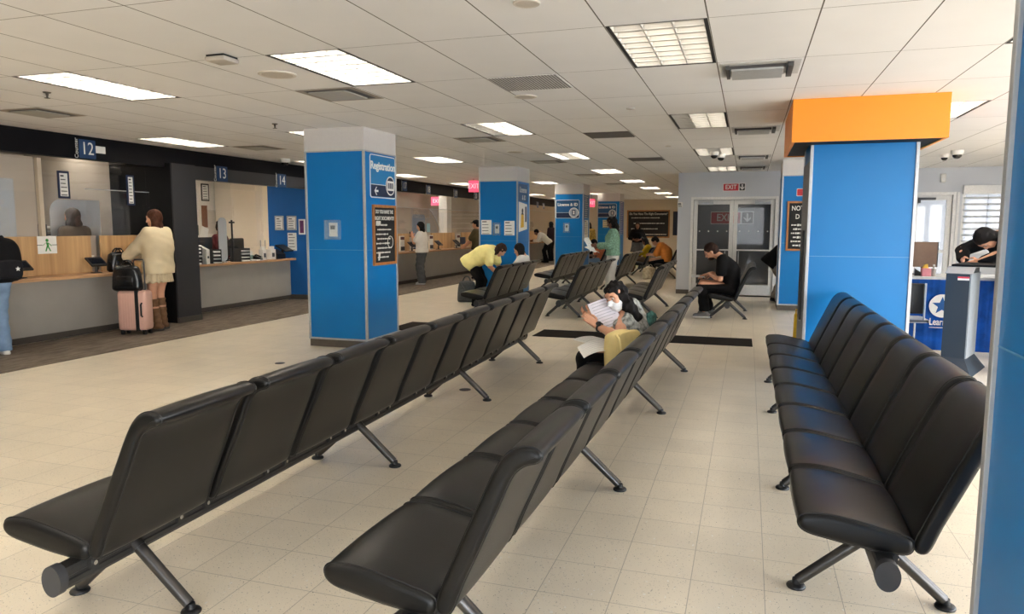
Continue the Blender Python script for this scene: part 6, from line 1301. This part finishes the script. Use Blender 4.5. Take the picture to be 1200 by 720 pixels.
sheet('paper_sheet', (-1.10, 5.42, .60), (.9, .35, .25), (-.35, .9, .12), .21, .29, 'folded white form nearest the yellow bag beside the masked woman', bend=.02)
t = handbag((-.87, 5.40, .405), R(62), .29, .15, .34, mat('yellow_leather', (234, 212, 146), .55, var=.08, scale=10), 'pale yellow handbag on the seat beside the masked woman', False)
t.rotation_euler.x = R(-6)
m = MB(); m.soft([(q[0], q[1]) for q in catmull([(-.13, .18), (0, .15), (.13, .18), (.135, .28), (.10, .345), (-.10, .345), (-.135, .28)], 4)], -.10, -.072, .012, .004); child_mesh('flap', m, mat('yellow_leather', (234, 212, 146), .55), t)
m = MB(); m.tube([(-.12, -.06, .33), (-.14, -.10, .30), (-.15, -.12, .2), (-.14, -.115, .08), (-.10, -.11, .05)], .011, 8); child_mesh('strap', m, mat('yellow_leather', (234, 212, 146), .55), t)
# green shoulder bag behind her back
handbag((-.75, 6.03, .46), R(85), .24, .07, .36, cloth('teal_bag', (70, 112, 104), var=.7, scale=22), 'teal bag behind the shoulder of the masked woman', False)
# half hidden by the right column, and at the kiosk
t, k = person('person in a black jacket bending, half hidden by the column near the doors', (.60, 15.75, 0), R(-92), dict(s=1.0, pel=(0, -.12, .86), che=(0, .10, 1.06), nek=(0, .30, 1.14), head=(0, .42, 1.10), look=(0, .6, -.8), hup=(0, .8, .6), handL=(-.12, .5, .7), handR=(.12, .5, .7), footL=(-.1, -.06, .08), footR=(.1, .02, .08), kneL=(0, 1, 0), kneR=(0, 1, 0), hair='short', skin='brown', fem=False, jacket=dict(r=.045, sleeve=1.85, m=BLK, low=.14, loose=1, hem=(vec(0, -.2, .76), vec(0, -.6, -.8))), trousers=dict(r=.022, m=cloth('taupe_cotton', (132, 124, 112))), shoes=dict(m=BLK)))
t, k = person('person in a black top reaching onto the kiosk desk at the right', (3.0, 9.72, 0), R(112), stand(1.06, che=(0, .10, 1.22), nek=(0, .30, 1.44), head=(0, .46, 1.41), hup=(0, 1, .2), handL=(-.14, .62, 1.16), handR=(.16, .60, 1.16), elbL=(-.8, -.2, .2), elbR=(.8, -.2, .2), look=(0, .15, -1), hair='long', hlen=.12, skin='light', shirt=dict(r=.03, sleeve=1.8, m=BLK, loose=1, low=.08, hem=(vec(0, 0, .86), vec(0, 0, -1))), trousers=dict(r=.02, m=BLK), shoes=dict(m=BLK)))
# ================================================================ light
w = bpy.data.worlds.new('world'); SC.world = w; w.use_nodes = True
nt = w.node_tree; bg = nt.nodes['Background']
sky = nt.nodes.new('ShaderNodeTexSky'); sky.sky_type = 'NISHITA'; sky.sun_disc = False; sky.sun_elevation = R(48); sky.sun_rotation = R(120); sky.dust_density = 3.; sky.air_density = 1.
mx = nt.nodes.new('ShaderNodeMix'); mx.data_type = 'RGBA'; mx.inputs[0].default_value = .75; mx.inputs[7].default_value = (.94, 1.0, 1.10, 1)
sc_ = nt.nodes.new('ShaderNodeVectorMath'); sc_.operation = 'SCALE'; sc_.inputs['Scale'].default_value = .35
nt.links.new(sky.outputs[0], sc_.inputs[0]); nt.links.new(sc_.outputs[0], mx.inputs[6]); nt.links.new(mx.outputs[2], bg.inputs['Color'])
bg.inputs['Strength'].default_value = 4.3
def portal(name, loc, rot, sx, sy):
    l = bpy.data.lights.new(name, 'AREA'); l.shape = 'RECTANGLE'; l.size = sx; l.size_y = sy; l.cycles.is_portal = True
    o = bpy.data.objects.new(name, l); COL.objects.link(o); o.location = loc; o.rotation_euler = rot
portal('window_portal', (XR+.2, 2.75, 1.55), (0, R(90), 0), 2.2, 15.6)
portal('window_portal', (-1.7, YN-.2, 1.55), (R(90), 0, 0), 19.5, 2.2)
vs = SC.view_settings; vs.view_transform = 'Standard'; vs.look = 'None'; vs.gamma = 1; vs.exposure = 1.58; vs.use_curve_mapping = False
SC.cycles.use_denoising = True; SC.cycles.max_bounces = 10; SC.cycles.diffuse_bounces = 6; SC.cycles.transparent_max_bounces = 12
SC.cycles.sample_clamp_indirect = 6; SC.cycles.caustics_reflective = False; SC.cycles.caustics_refractive = False
